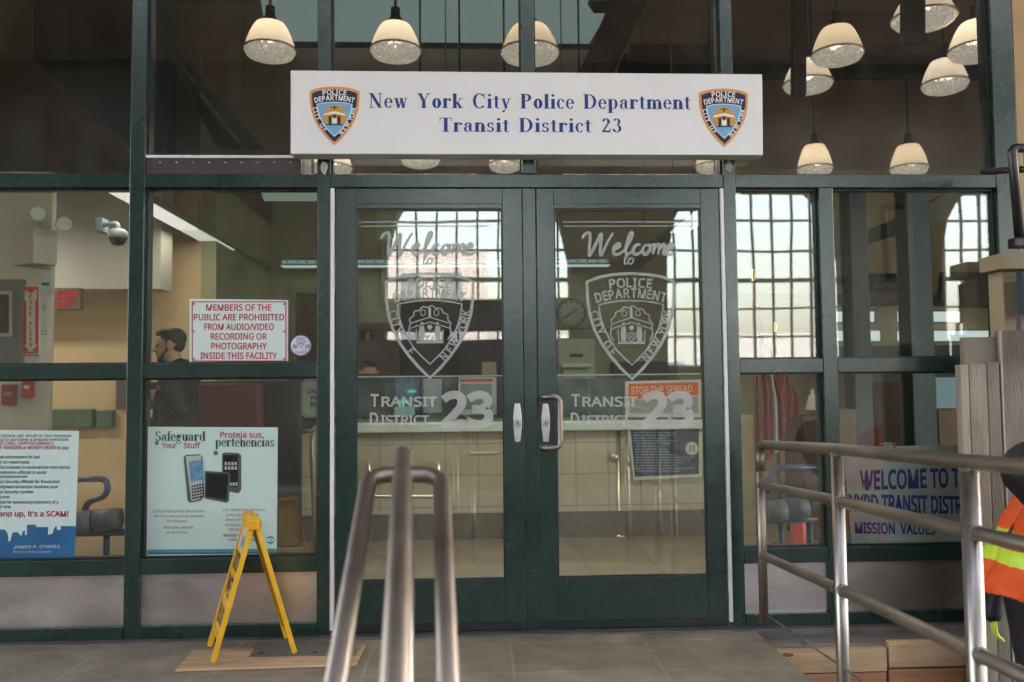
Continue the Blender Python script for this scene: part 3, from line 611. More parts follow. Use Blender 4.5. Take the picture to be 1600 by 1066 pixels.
for x, y in ((303, 475), (444, 475), (303, 561), (444, 561), (303, 518), (444, 518)): c = P(x, y, YP); MB().ball((c.x, YP - .001, c.z), (.006, .002, .006), 10, 6).build("screw", mat("screw_metal", (.3, .28, .28), .3, metal=1), D)
# round sticker
c = P(470, 540, YP); D = thing("round_sticker", (c.x, YP, c.z - .05), "round white sticker with 2013 and a small shield, right of the red notice", "sticker")
circ = lambda r: [(c.x + r * math.cos(R(a)), c.z + r * math.sin(R(a))) for a in range(0, 360, 12)]
MB().prism(circ(.0535), YP, YP + .001).build("sticker_rim", flat("sticker_violet", (.10, .085, .2)), D)
MB().prism(circ(.0475), YP - .0006, YP).build("sticker_face", flat("sticker_white", (.66, .64, .74)), D)
g = MB(); T(g, "20", 457, 464.5, 544, 5, YP - .001, 0, .04); T(g, "13", 476.5, 484, 544, 5, YP - .001, 0, .04); T(g, "COURTESY", 461, 481, 552.5, 3, YP - .001, 1, .02)
shield(g, c.x, P(470, 527.5, YP).z, .042, YP - .001, 'etch'); g.build("sticker_print", [flat("sticker_ink", (.05, .05, .10)), flat("sticker_red", (.35, .10, .15))], D)
mb_ = MB()
# scam warning
SC = [(-80, 671), (123.5, 673.5), (116.5, 875.5), (-86, 880)]
D = poster("warning_poster", SC, "pale poster warning of phone scams over a blue skyline, cut by the left edge", "poster", PAPER)
INK = flat("poster_ink", (.035, .05, .06)); CRIM = flat("poster_crimson", (.38, .03, .08)); SKL = mat("skyline_blue", (.018, .105, .25), .5, var=.25, vscale=6)
g = MB(); yy = YP - .001
for s, a, b, y, h, mi, bo in (("If you receive a phone call, email or text message", -48, 112, 683, 4.6, 0, .012), ("demanding you to purchase a prepaid merchant", -42, 107, 689, 4.6, 0, .012), ("GIFT/DEBIT CARD, CRYPTOCURRENCY,", -28, 85, 695.5, 5, 1, .03), ("BANK WIRE TRANSFER or MONEY ORDER to pay:", -30, 108, 702, 5, 1, .03),
    ("Law enforcement for bail", -4, 62, 716.5, 4.6, 0, .022), ("IRS for owed taxes", -6, 46, 724.5, 4.6, 0, .022), ("Utility company to avoid service interruption", -8, 109, 732.5, 4.6, 0, .022), ("Immigration officials to avoid", -8, 72, 740.5, 4.6, 0, .022), ("deportation/arrest", -8, 43, 747, 4.6, 0, .022),
    ("Social Security officials for fraudulent", -10, 93, 755, 4.6, 0, .022), ("activity/warrant/arrest involving your", -10, 91, 763, 4.6, 0, .022), ("Social Security number", -11, 53, 771, 4.6, 0, .022), ("Ransom", -12, 15, 779, 4.6, 0, .022), ("Hospital for emergency treatment of a", -13, 91, 787, 4.6, 0, .022), ("loved one", -14, 17, 794, 4.6, 0, .022),
    ("Just hang up, it's a SCAM!", -35, 107, 807, 8, 1, .035)): T(g, s, a, b, y, h, yy, mi, bo)
g.build("poster_lettering", [INK, CRIM], D)
g = MB(); sk = [(-86, 880), (-86, 828), (-40, 826), (-20, 838), (-5, 827), (8, 828), (12, 834), (13, 846), (16, 846), (18, 838), (20, 832), (28, 832), (33, 838), (36, 830), (39, 829), (39, 836), (42, 836), (42, 820), (56, 820), (56, 823.5), (75, 824), (75, 836), (82, 834), (84, 827), (88, 821), (89, 828), (95, 828), (95, 822), (118.5, 822.5), (116.5, 875.5)]
quad_px(g, sk, YP - .0006, .0005); g.build("skyline", SKL, D)
g = MB(); put(g, text_geom("JAMES P. O'NEILL", .02), 21, 857, 94, 856, YP - .0012, 0, .18, 6); T(g, "POLICE COMMISSIONER", 21, 79, 864, 3, YP - .0012, 0, 0); g.build("skyline_lettering", flat("pale_ink", (.42, .55, .62)), D)
# safeguard poster
D = poster("safety_poster", [(231, 667), (434, 668), (432.5, 869), (229, 871)], "pale green bilingual poster with mobile phones, on glass behind yellow floor sign", "poster", mat("poster_mint", (.50, .62, .585), .45, var=.03, vscale=2))
g = MB(); yy = YP - .001
put(g, serif_geom("Safeguard", .0), 243, 689, 321, 689, yy, 0, 0, 15); put(g, serif_geom("pertenencias", .0), 336, 698, 428, 698, yy, 0, 0, 15)
T(g, "Your", 253, 276, 700.5, 8.5, yy, 1, .02); T(g, "Stuff", 287, 313, 700.5, 8.5, yy, 1, .02); T(g, "Proteja sus", 344, 409, 684, 9, yy, 1, .02)
for s, cx, wd, y in (("Cell phones and electronic", 279, 81, 801), ("devices are prime targets", 279, 78, 808.5), ("for thieves.", 277, 32, 816.5), ("Remain aware", 279, 45, 826.5), ("at all times.", 277, 34, 834),
                     ("Los teléfonos celulares", 381, 66, 799), ("y los aparatos de", 379, 52, 806.5), ("electrónicos son", 378, 50, 814.5), ("el objetivo principal de", 381, 58, 822.5), ("los ladrones.", 378, 40, 829.5), ("Manténgase alerta", 380, 62, 838.5), ("todo el tiempo.", 382, 50, 845.5)):
    T(g, s, cx - wd / 2, cx + wd / 2, y, 4.6, yy, 2, .004)
g.build("poster_lettering", [INK, CRIM, flat("poster_maroon", (.30, .10, .12))], D)
g = MB(); quad_px(g, [(230.2, 859), (432.6, 857.5), (432.6, 861.5), (230.1, 863)], yy, .0005); quad_px(g, [(230.1, 863.2), (432.6, 861.7), (432.6, 865), (230, 866.5)], yy, .0005, 1)
g.build("poster_stripe", [flat("stripe_green", (.06, .30, .24)), flat("stripe_blue", (.07, .11, .27))], D)
g = MB(); pc = P(422.5, 844, yy); g.prism([(pc.x + .019 * math.cos(R(a)), pc.z + .019 * math.sin(R(a))) for a in range(0, 360, 15)], yy, yy + .0005, 0); T(g, "MTA", 417.5, 428, 846.5, 5, yy - .0006, 1, .03)
g.build("round_logo", [flat("logo_teal", (.03, .25, .38)), PALE], D)
g = MB()
for x, y, r in ((245, 692.5, .0095), (337, 708, .0115)): pc = P(x, y, yy); MB().prism([(pc.x + r * math.cos(R(a)), pc.z + r * math.sin(R(a))) for a in range(0, 360, 20)], yy, yy + .0005).build("bullet_mark", flat("bullet_grey", (.10, .14, .14)), D)
PG = flat("phone_grey", (.10, .10, .10), .35); PK = flat("phone_black", (.018, .02, .02), .3); PSC = mat("phone_screen", (.12, .25, .38), .3, var=.3, vscale=30); PSV = flat("phone_silver", (.42, .43, .43), .35)
g = MB(); y2 = YP - .0008
quad_px(g, [(347, 709), (352, 707), (373, 708), (377, 712), (377, 765), (373, 771), (366, 770), (347, 765)], y2, .0004, 1); quad_px(g, [(349, 711), (372, 711), (372, 762), (349, 759)], y2 - .0005, .0004, 0)
for j in range(2):
    for i in range(4): quad_px(g, [(351 + i * 5.2, 722 + j * 7), (354.5 + i * 5.2, 722 + j * 7), (354.5 + i * 5.2, 727 + j * 7), (351 + i * 5.2, 727 + j * 7)], y2 - .001, .0004, 3)
for i in range(3): quad_px(g, [(359 + i * 4.4, 754), (362 + i * 4.4, 754), (362 + i * 4.4, 759), (359 + i * 4.4, 759)], y2 - .001, .0004, 3)
quad_px(g, [(320, 736), (356, 738), (360, 741), (358, 783), (354, 786), (320, 779)], y2 - .0012, .0004, 1); quad_px(g, [(322, 739), (357, 741), (354, 782), (322, 776)], y2 - .0017, .0004, 0)
quad_px(g, [(287, 714), (291, 711), (312, 710), (316, 713), (319, 774), (314, 782), (297, 786), (293, 782)], y2 - .0022, .0004, 1); quad_px(g, [(290, 713), (314, 711.5), (317.5, 773), (312, 780), (299, 783.5)], y2 - .0026, .0004, 3); quad_px(g, [(295, 721), (317, 719), (319, 749), (298, 754)], y2 - .0030, .0004, 2)
for j in range(5):
    for i in range(5): x, y = 299 + i * 4 + j * .3, 759 + j * 4.6 - i * .8; quad_px(g, [(x, y), (x + 3, y - .4), (x + 3, y + 2.6), (x, y + 3)], y2 - .0034, .0003, 0)
g.build("phone_picture", [PK, PG, PSC, PSV], D)
# banner in the right window
YB = .075
D = poster("welcome_banner", [(1317, 699), (1640, 692), (1640, 858), (1331, 852)], "crumpled white banner with blue welcome lettering behind the lower right window", "banner", mat("banner_cloth", (.52, .50, .46), .7, var=.12, vscale=9, bump=.6, bscale=14), YB)
g = MB(); yy = YB - .0014; BL = flat("banner_blue", (.008, .05, .26))

for t_ in (("WELCOME TO THE", 1344, 1527, 765, 28, 759), ("NYPD TRANSIT DISTRICT", 1327, 1531, 799, 26, 803), ("MISSION  VALUES", 1336, 1462, 833, 16, 835)):
    g = MB(); T(g, t_[0], t_[1], t_[2], t_[3], t_[4], yy, 0, .036, t_[5]); g.build("banner_lettering", BL, D)
g = MB(); a, b = P(1374, 696, YB), P(1400, 696, YB); shield(g, (a.x + b.x) / 2, P(1387, 696, YB).z + .015, b.x - a.x, yy - .002, 'colour'); g.build("banner_emblem", [ORANGE, FIELD, PALE, SKYB, GOLD, DARK], D)

# ------------------------------------------------------------------ lobby shell
BW = 6.9
o = MB().box(-2.9, 2.75, BW, BW + .2, 0, 3.95).build("lobby_wall", OLIVE); tag(o, "olive beige back wall of the lobby behind the counter and clock", "wall")
o = MB().box(2.75, 8.5, BW - .3, BW, 0, 3.95).build("lobby_wall", TAN); tag(o, "tan wall at the back of the right hand lobby behind the green columns", "wall")
o = MB().box(-7, 8.5, BW + .21, BW + .4, 0, 6.3).build("upper_lobby_wall", BROWN); tag(o, "dark brown upper wall far behind the pendant lamps", "wall")
o = MB().box(-7, -3.05, 4.6, 4.8, 0, 3.3).build("alcove_wall", WARM); tag(o, "warm tan alcove wall behind the exit sign at left", "wall")
o = MB().box(-3.05, -2.9, 4.6, BW, 0, 3.3).build("alcove_return", OLIVE); tag(o, "olive return wall between the alcove and the office", "wall")
o = MB().box(-7.2, -7, .2, 7.3, 0, 6.3).build("end_wall", BROWN); tag(o, "dark end wall of the lobby beyond the left windows", "wall")
o = MB().box(8.5, 8.7, .2, 7.3, 0, 6.3).build("end_wall", BROWN); tag(o, "brown end wall of the lobby beyond the right windows", "wall")
structure(MB().box(-7, 8.5, .2, 7.4, 6.3, 6.5).build("lobby_ceiling", BROWN))
# pier with the alarm fittings
PY = 2.0; pr = P(79, 500, PY)
pier = MB().cbox(-7, pr.x, PY, PY + .06, 0, 2.74, .01).build("pier", CREAM); tag(pier, "cream painted pier carrying the fire alarm fittings at far left", "pier")
UPG = mat("reflected_haze_grey", (.40, .40, .39), .7, var=.08, vscale=1.5)  # grey imitates the veil reflected in the left glass
o = MB().box(-7, -3.2, 3.9, 4.2, P(100, 452, 3.9).z, 3.18).build("hazeboard", UPG); tag(o, "grey painted bulkhead with a reflected veil as its colour, above the exit sign", "hazeboard")
def fit(name, label, cat, Y, pts):
    o_ = [P(x, y, Y) for x, y in pts]; return thing(name, (sum(p.x for p in o_) / len(o_), Y, min(p.z for p in o_)), label, cat)
def pbox(mb, x0, y0, x1, y1, Y, t, c=.004, mi=0):            # box whose front face fills the photo rectangle at y = Y
    a, b = P(x0, y0, Y), P(x1, y1, Y); mb.cbox(a.x, b.x, Y, Y + t, b.z, a.z, c, mi); return mb
D = fit("emergency_light", "beige emergency light box with two lamp heads on the cream pier", "emergency light", PY - .13, [(52, 365), (90, 405)])
g = MB(); pa, pb_, pc_ = P(22, 355, PY - .012), P(53, 354, PY - .15), P(90, 367, PY - .012); za, zc_ = P(53, 354, PY - .15).z, P(53, 411, PY - .15).z
g.add([(pa.x, pa.y, zc_), (pb_.x, pb_.y, zc_), (pc_.x, pc_.y, zc_), (pa.x, pa.y, za), (pb_.x, pb_.y, za), (pc_.x, pc_.y, za)], [(2, 1, 0), (3, 4, 5), (0, 1, 4, 3), (1, 2, 5, 4), (2, 0, 3, 5)]); g.build("battery_box", mat("beige_plastic", (.62, .57, .48), .5, var=.03), D, .006)
for px, py in ((58, 333), (98, 350)):
    c = P(px, py, PY - .12); g = MB(); d = Vector((.55, -.75, -.25)).normalized()
    g.tube([c - d * .05, c - d * .03, c, c + d * .035], [.012, .035, .05, .058], 16); hd = g.build("lamp_head", mat("lamp_head_grey", (.45, .45, .43), .4), D)
    g = MB(); g.tube([c + d * .0355, c + d * .041], [.052, .045], 16); g.build("lens", mat("lens_white", (.8, .8, .75), .1), hd)
D = fit("wall_cabinet", "grey steel wall cabinet with a small framed window, at left edge beside the alarm sign", "cabinet", PY - .12, [(0, 435), (35, 568)])
pbox(MB(), -90, 437, 34, 569, PY - .04, .038, .006).build("cabinet_body", mat("cabinet_grey", (.13, .14, .14), .4), D)
g = MB(); frame(g, -70, 455, 19, 526, 5, PY - .046); g.build("window_frame", STEEL, D); g = MB(); quad_px(g, [(-65, 460), (14, 460), (14, 521), (-65, 521)], PY - .0415, .001); g.build("cabinet_pane", mat("dark_pane", (.03, .035, .04), .08), D)
D = fit("fire_alarm_sign", "red and white fire alarm sign with a down arrow on the cream pier", "sign", PY - .02, [(36, 447), (60, 553)])
SR = flat("sign_red", (.50, .03, .035)); CW = flat("sign_cream", (.66, .58, .46))
pbox(MB(), 35, 446, 61, 554, PY - .025, .022, .003).build("sign_plate", CW, D)
g = MB(); frame(g, 36, 448, 60, 552.5, 2.6, PY - .0256); quad_px(g, [(36, 450), (60, 450), (48, 459)], PY - .0256, .0005); quad_px(g, [(36, 550), (36, 538), (47.5, 549)], PY - .0262, .0005); quad_px(g, [(60, 550), (60, 538), (48.5, 549)], PY - .0262, .0005)
quad_px(g, [(36.5, 470), (41, 470), (41, 540), (36.5, 536)], PY - .0268, .0005); quad_px(g, [(55, 470), (59.5, 470), (59.5, 536), (55, 540)], PY - .0268, .0005); g.build("sign_arrow", SR, D)
g = MB()
for i, ch in enumerate("FIRE"): T(g, ch, 45.5, 50.5, 467 + i * 8.6, 6, PY - .0262, 0, .02)
for i, ch in enumerate("ALARM"): T(g, ch, 45.5, 50.5, 508 + i * 8.4, 6, PY - .0262, 0, .02)
g.build("sign_lettering", flat("alarm_ink", (.12, .10, .09)), D)
for nm, x0, y0, x1, y1, lab in (("alarm_pull_box", 2, 601, 20, 633, "dark red alarm box on the pier, lower left of the pull station"), ("alarm_pull_box", 34, 590, 48, 621, "bright red fire alarm pull station below the arrow sign")):
    D = fit(nm, lab, "fire alarm", PY - .06, [(x0, y0), (x1, y1)]); pbox(MB(), x0, y0, x1, y1, PY - .06, .058, .005).build("alarm_body", SR if x0 > 10 else flat("dull_red", (.28, .03, .03)), D)
    pbox(MB(), x0 + 3, y0 + 12, x1 - 3, y0 + 18, PY - .075, .014, .003).build("pull_bar", CW if x0 > 10 else flat("dull_cream", (.3, .22, .18)), D)
D = fit("paper_notice", "white sheet with a teal print, taped high on the pier above the shield sheet", "paper", PY - .01, [(64, 410), (80, 452)])
g = MB(); quad_px(g, [(64, 411), (79, 413), (81, 454), (64, 452)], PY - .008, .002); g.build("sheet", PAPER, D); g = MB(); quad_px(g, [(65, 441), (77, 442), (77, 447), (65, 446)], PY - .009, .0008); quad_px(g, [(65, 418), (76, 419), (76, 420.5), (65, 419.5)], PY - .009, .0008); g.build("print", flat("teal_ink", (.05, .16, .2)), D)
D = fit("paper_notice", "white sheet with a grey shield drawing on the pier right of the alarm sign", "paper", PY - .01, [(61, 460), (78, 560)])
g = MB(); quad_px(g, [(61, 461), (79, 463), (79, 566), (61, 566)], PY - .008, .002); g.build("sheet", mat("white_paper", (.70, .66, .58), .6), D)
g = MB(); a, b = P(61.5, 474, PY - .0088), P(73, 474, PY - .0088); shield(g, (a.x + b.x) / 2, a.z, b.x - a.x, PY - .0095, 'etch'); T(g, "CITY OF", 62, 74, 519, 3, PY - .0095, 0, .02); T(g, "NEW YORK", 62, 74, 524, 3, PY - .0095, 0, .02); g.build("print", flat("grey_ink", (.14, .14, .14)), D)
# dome camera
CY = 2.6
D = fit("dome_camera", "grey dome security camera on a bracket, upper left window", "camera", CY, [(183, 388)])
c = P(184, 372, CY); a = P(152, 350, CY); GP = mat("camera_grey", (.36, .40, .44), .45, var=.04)
MB().cbox(a.x - .03, a.x + .03, CY + .02, CY + .14, a.z - .055, a.z + .055, .006).build("wall_box", flat("box_blue", (.20, .26, .36)), D)
MB().tube(fillet([(a.x, CY + .06, a.z), (c.x - .0, CY, a.z + .005), (c.x, CY, c.z + .05)], .05), .018, 12).build("arm", GP, D)
h = MB().lathe([(.02, .075), (.05, .068), (.072, .045), (.078, .0), (.074, -.004)], c, 24); hh = h.build("housing", GP, D)
MB().lathe([(.062, -.002), (.058, -.03), (.04, -.055), (.0005, -.064)], c, 24).build("dome", mat("smoked_dome", (.05, .055, .07), .08), hh)
# exit sign
D = fit("exit_sign", "small dark exit sign with red letters on the alcove bulkhead", "exit sign", 3.85, [(85, 450), (126, 484)])
pbox(MB(), 86, 450, 126, 484, 3.84, .055, .005).build("sign_case", flat("exit_case", (.10, .075, .07)), D)
g = MB(); T(g, "EXIT", 89, 122, 478, 22, 3.838, 0, .04); g.build("sign_lettering", emit("exit_glow", (1, .05, .06), .022), D)
# green wall stripes, pipe-armed seat
for x0, x1, lab in ((-60, 143, "long green rub rail along the alcove wall at left"), (150, 174, "short green rub rail block right of the long one")):
    g = MB(); a, b = P(x0, 641, 4.5), P(x1, 668, 4.5); g.cbox(a.x, b.x, 4.5, 4.6, b.z, a.z, .01); tag(g.build("rub_rail", mat("rail_green", (.055, .115, .075), .5)), lab, "rub rail")
o = MB(); a, b = P(181, 592, 4.45), P(199, 640, 4.45); o.cbox(a.x, b.x, 4.45, 4.6, b.z, a.z, .008); tag(o.build("wall_box", flat("box_grey", (.10, .09, .085))), "dark grey box on the alcove wall beside the green rub rail", "box")
BT = mat("blue_tube", (.06, .085, .15), .35, var=.05); GC = mat("grey_vinyl", (.13, .14, .155), .5, var=.1)
def roll_seat(x0, x1, yc, Y, label, armpx=None, h=.075):
    a, b = P(x0, yc, Y), P(x1, yc - 12, Y); S = thing("padded_bench", ((a.x + b.x) / 2, Y, 0), label, "bench")
    n = 3; d = (b - a) / n
    for i in range(n):
        p, q = a + d * (i + .03), a + d * (i + .97); g = MB(); g.tube([p, p + d * .03, q - d * .03, q], [h * .6, h, h, h * .6], 20); g.build("cushion", GC, S)
    g = MB(); g.tube([(a.x, Y + .05, a.z - .06), (b.x, Y + .05, a.z - .06)], .025, 10); g.build("frame", BT, S)
    for x in (a.x + .12, b.x - .12): MB().tube([(x, Y + .05, a.z - .07), (x, Y + .05, .0)], .022, 10).build("leg", BT, S)
    if armpx: MB().tube(fillet([P(*p, Y + .12) for p in armpx], .08, 6), .022, 12).build("arm_rail", BT, S)
    return S
roll_seat(60, 190, 822, 1.9, "grey roll cushion bench with a bent blue tube arm, in the lower left window", [(80, 750), (168, 748), (168, 775), (134, 785), (132, 812)])
roll_seat(1196, 1296, 800, 1.5, "grey roll cushion bench under the flags, lower right window", [(1199, 770), (1206, 742), (1216, 730), (1290, 731)], .07)

# ------------------------------------------------------------------ fluorescent fixtures
FLU = emit("fluorescent_diffuser", (1, .90, .84), .048); FDIM = emit("dim_diffuser", (.95, .95, .80), .035); FG = mat("fixture_green", (.22, .27, .24), .4, var=.05); TEALG = emit("teal_diffuser", (.75, 1, .93), .028)
ZF = 2.70
def fixture_y(x, y0, y1, label, parts):
    F = thing("linear_fixture", (x, (y0 + y1) / 2, ZF), label, "ceiling light")
    g = MB(); n = [(-.10, 0), (-.115, .03), (-.06, .085), (.06, .085), (.115, .03), (.10, 0)]
    vs = [(x + a, y, ZF + b) for y in (y0, y1) for a, b in n]; k = len(n)
    g.add(vs, [(i, i + 1, i + 1 + k, i + k) for i in range(k - 1)] + [tuple(range(k))[::-1], tuple(range(k, 2 * k)), (0, k, 2 * k - 1, k - 1)]); g.build("housing", FG, F, .004)
    for a, b, mm in parts: MB().box(x - .09, x + .09, a, b, ZF - .012, ZF - .0005).build("diffuser", mm, F)
    y = y0 + .5
    while y < y1: MB().tube([(x, y, ZF + .085), (x, y, 6.28)], .008, 8).build("stem", FG, F); y += 1.5
    return F
fixture_y(-3.0 + .02, 2.3, 6.75, "long suspended light running away along the left of the lobby", [(2.35, 4.0, FLU), (4.05, 5.2, FDIM)])
fixture_y(1.76, 2.4, 6.8, "long suspended light running away behind the right door, mostly unlit", [(2.5, 4.2, FDIM)])
a, b = P(437, 412, 6.5), P(955, 412, 6.5)
F = thing("linear_fixture", ((a.x + b.x) / 2, 6.5, ZF), "long suspended light with a teal glow running across the back of the lobby", "ceiling light")
MB().cbox(a.x, b.x, 6.42, 6.58, ZF, ZF + .09, .01).build("housing", FG, F); MB().box(a.x + .03, b.x - .03, 6.43, 6.57, ZF - .012, ZF - .0005).build("diffuser", TEALG, F)
MB().box(a.x + .05, b.x - .05, 6.412, 6.419, ZF + .02, ZF + .06).build("side_lens", emit("teal_lens", (.70, .95, .90), .014), F)
g = MB(); x = a.x + .1
while x < b.x: g.box(x, x + .02, 6.405, 6.411, ZF + .03, ZF + .05); x += .12
g.build("slot_row", DKBR, F)
for x in (a.x + .6, (a.x + b.x) / 2, b.x - .6): MB().tube([(x, 6.5, ZF + .09), (x, 6.5, 6.28)], .008, 8).build("stem", FG, F)
# area lights of these fixtures (they are lit), just below their diffusers
def area(x, y, z, sx, sy, e, col):
    l = bpy.data.lights.new("fixture_light", 'AREA'); l.shape = 'RECTANGLE'; l.size = sx; l.size_y = sy; l.energy = e; l.color = col
    o_ = bpy.data.objects.new("fixture_light", l); COL.objects.link(o_); o_.location = (x, y, z); return o_
area(-2.98, 3.3, ZF - .02, .18, 1.9, .65, (1, .84, .62)); area((a.x + b.x) / 2, 6.4, ZF - .02, 3.6, .15, .22, (.9, 1, .9)); area(1.76, 3.4, ZF - .02, .18, 1.7, .22, (1, .92, .75))
# fill lights added out of view to brighten the lobby
for x, y, z, e in ((-.75, .75, 2.62, 1.2), (.75, .75, 2.62, 1.2), (-5.4, 1.0, 2.5, 1.1), (-5.0, 3.0, 2.75, 2.4), (3.6, .7, 2.9, .4)):
    F = thing("fill_fixture", (x, y, z), "added unseen fill light inside the lobby " + {-.75: "behind the left half of the long sign", .75: "behind the right half of the long sign", -5.4: "beyond the left edge of the windows", -5.0: "behind the cream pier at left", 3.6: "beyond the right edge of the windows"}[x], "ceiling light")
    MB().cbox(x - .55, x + .55, y - .12, y + .12, z, z + .08, .01).build("housing", FG, F); MB().box(x - .5, x + .5, y - .1, y + .1, z - .01, z - .0005).build("diffuser", FLU, F)
    MB().tube([(x - .4, y, z + .08), (x - .4, y, 6.28)], .006, 8).build("stem", DKBR, F); MB().tube([(x + .4, y, z + .08), (x + .4, y, 6.28)], .006, 8).build("stem", DKBR, F)
    area(x, y, z - .02, 1.0, .18, e, (1, .88, .70))

# ------------------------------------------------------------------ high pendants
M = bpy.data.materials.new("opal_shade"); M.use_nodes = True; n = M.node_tree.nodes; L = M.node_tree.links; n.remove(n["Principled BSDF"])
t_ = n.new("ShaderNodeBsdfTranslucent"); t_.inputs[0].default_value = (.90, .81, .70, 1); d_ = n.new("ShaderNodeBsdfDiffuse"); d_.inputs[0].default_value = (.6, .5, .4, 1)
mx = n.new("ShaderNodeMixShader"); mx.inputs[0].default_value = .28; L.new(t_.outputs[0], mx.inputs[1]); L.new(d_.outputs[0], mx.inputs[2]); L.new(mx.outputs[0], n["Material Output"].inputs[0]); OPAL = M
M = bpy.data.materials.new("prismatic_lens"); M.use_nodes = True; n = M.node_tree.nodes; L = M.node_tree.links; b_ = n["Principled BSDF"]
tc = n.new("ShaderNodeTexCoord"); vo = n.new("ShaderNodeTexVoronoi"); vo.inputs["Scale"].default_value = 26; L.new(tc.outputs["Object"], vo.inputs["Vector"])
rp = n.new("ShaderNodeValToRGB"); rp.color_ramp.elements[0].color = (.14, .125, .115, 1); rp.color_ramp.elements[1].color = (.95, .90, .86, 1); rp.color_ramp.elements[1].position = .8; L.new(vo.outputs["Color"], rp.inputs[0]); L.new(rp.outputs[0], b_.inputs["Base Color"])
bp = n.new("ShaderNodeBump"); bp.inputs["Strength"].default_value = .9; bp.inputs["Distance"].default_value = .02; L.new(vo.outputs["Distance"], bp.inputs["Height"]); L.new(bp.outputs[0], b_.inputs["Normal"])
b_.inputs["Roughness"].default_value = .12; b_.inputs["Metallic"].default_value = .35; b_.inputs["Transmission Weight"].default_value = .35; b_.inputs["Emission Color"].default_value = (1, .85, .7, 1); b_.inputs["Emission Strength"].default_value = .017; PRISM = M
BULBS = [emit("bulb_glow", (1, .80 + .02 * k_, .60 + .03 * k_), .40 + .08 * k_) for k_ in range(4)]; BULBD = emit("dim_bulb_glow", (1, .86, .76), .42)
def pendant(px, ytop, ybot, Y, wpx, dim, label, tilt=0):
    c = P(px, (ytop + ybot) / 2, Y); d = (c - CAM).dot(_f); w_ = wpx * d / FPX; r = w_ / 2; h = (ybot - ytop) * d / FPX * .93; base = Vector((c.x, Y, c.z - h / 2))
    T_ = thing("pendant_lamp", base, label, "pendant lamp", "bell pendant lamps behind the upper windows")
    hl = h * .30
    prof = [(r, hl), (r * .97, hl + (h - hl) * .12), (r * .86, hl + (h - hl) * .45), (r * .74, hl + (h - hl) * .72), (r * .64, hl + (h - hl) * .90), (r * .56, h), (r * .3, h + .004)]
    MB().lathe(prof, base, 28).build("shade", OPAL, T_)
    MB().lathe([(r * 1.01, hl), (r * 1.0, hl - h * .07), (r * .9, hl - h * .18), (r * .6, hl - h * .26), (.001, hl - h * .30)], base, 28).build("lens", PRISM, T_)
    MB().lathe([(r * 1.0, hl + .006), (r * 1.045, hl + .004), (r * 1.045, hl - .008), (r * 1.0, hl - .010)], base, 28).build("rim", mat("rim_metal", (.62, .56, .5), .3, metal=.6), T_)
    MB().lathe([(r * .34, h + .005), (r * .32, h + .04), (r * .2, h + .07), (r * .18, h + .15), (.001, h + .155)], base, 20).build("cap", DKBR, T_)
    MB().tube([base + Vector((0, 0, h + .15)), Vector((base.x, base.y, 6.29))], .012, 8).build("stem", DKBR, T_)
    MB().ball(base + Vector((0, 0, hl + h * .22)), (r * .42, r * .42, h * .13), 14, 8).build("bulb", BULBD if dim else BULBS[int(px) % 4], T_)
for a in ((422, 35, 97, 3.0, 78, 0, "lit bell pendant lamp, first of the upper row left of the sign"), (618, 37, 97, 3.0, 78, 0, "lit bell pendant lamp over the left part of the sign, in the second upper pane"), (828, 40, 100, 3.0, 90, 0, "lit bell pendant lamp partly behind the centre mullion"),
          (1308, 42, 103, 3.0, 77, 0, "brightest bell pendant lamp right of the sign, hanging on a dark stem"), (1527, 34, 97, 3.0, 84, 0, "lit bell pendant lamp cut by the right hand mullion"), (1443, -8, 45, 2.6, 94, 1, "dim bell pendant lamp crossed by a dark post at the top edge"),
          (1262, 95, 147, 4.2, 74, 1, "dim bell pendant lamp right behind the brightest lamp"), (1476, 94, 148, 4.2, 68, 1, "dim bell pendant lamp hanging below the one at the right mullion"), (1273, 226, 279, 5.9, 53, 0, "small far pendant lamp resting at the transom just right of the sign"),
          (1420, 226, 279, 5.9, 56, 0, "small far pendant lamp at the transom, rightmost of the lower row"), (519, 228, 277, 5.9, 62, 0, "small far pendant lamp under the left end of the sign"), (657, 216, 264, 5.9, 60, 1, "small far pendant lamp whose lens shows just under the sign, second from left"),
          (789, 222, 272, 5.9, 50, 0, "small far pendant lamp under the sign left of the centre mullion"), (1112, 226, 274, 5.9, 50, 0, "small far pendant lamp under the right end of the sign")): pendant(*a)

# ------------------------------------------------------------------ dark things in the upper lobby
def slab(name, pts, Y, t, m_, label, cat):
    q_ = [P(x, y, Y) for x, y in pts]; tag(MB().prism([(p.x, p.z) for p in q_], Y, Y + t).build(name, m_), label, cat)
slab("ceiling_box", [(52, -60), (52, 92), (215, 240), (215, -60)], 2.3, .9, DKBR, "near black boxed duct with a slanted underside, upper left pane", "duct")
slab("ceiling_box", [(229, -60), (229, 45), (276, 102), (276, 266), (236, 250), (222, 200), (222, -60)], 2.9, .6, mat("charcoal_paint", (.022, .022, .024), .5, var=.2), "charcoal boxed duct right of the first mullion, upper pane", "duct")
DG = mat("beam_grey_green", (.075, .085, .072), .5, var=.2, vscale=3)
slab("raking_beam", [(236, 40), (262, 60), (402, 222), (376, 222)], 3.4, .25, DG, "broad grey green raking beam in the second upper pane", "beam")
slab("raking_beam", [(276, 110), (286, 118), (368, 224), (335, 224)], 3.8, .2, mat("beam_brown", (.06, .055, .048), .5, var=.2), "thin brown raking beam just below the broad one", "beam")
slab("raking_beam", [(955, 0), (1010, 0), (960, 112), (905, 112)], 4.6, .2, mat("beam_umber", (.085, .065, .05), .5, var=.2), "umber raking beam above the sign in the third upper pane", "beam")
slab("cross_beam", [(985, 68), (1600, 68), (1600, 84), (985, 84)], 4.9, .2, mat("beam_violet_grey", (.12, .105, .11), .45, var=.15), "violet grey cross beam behind the right upper pane", "beam")
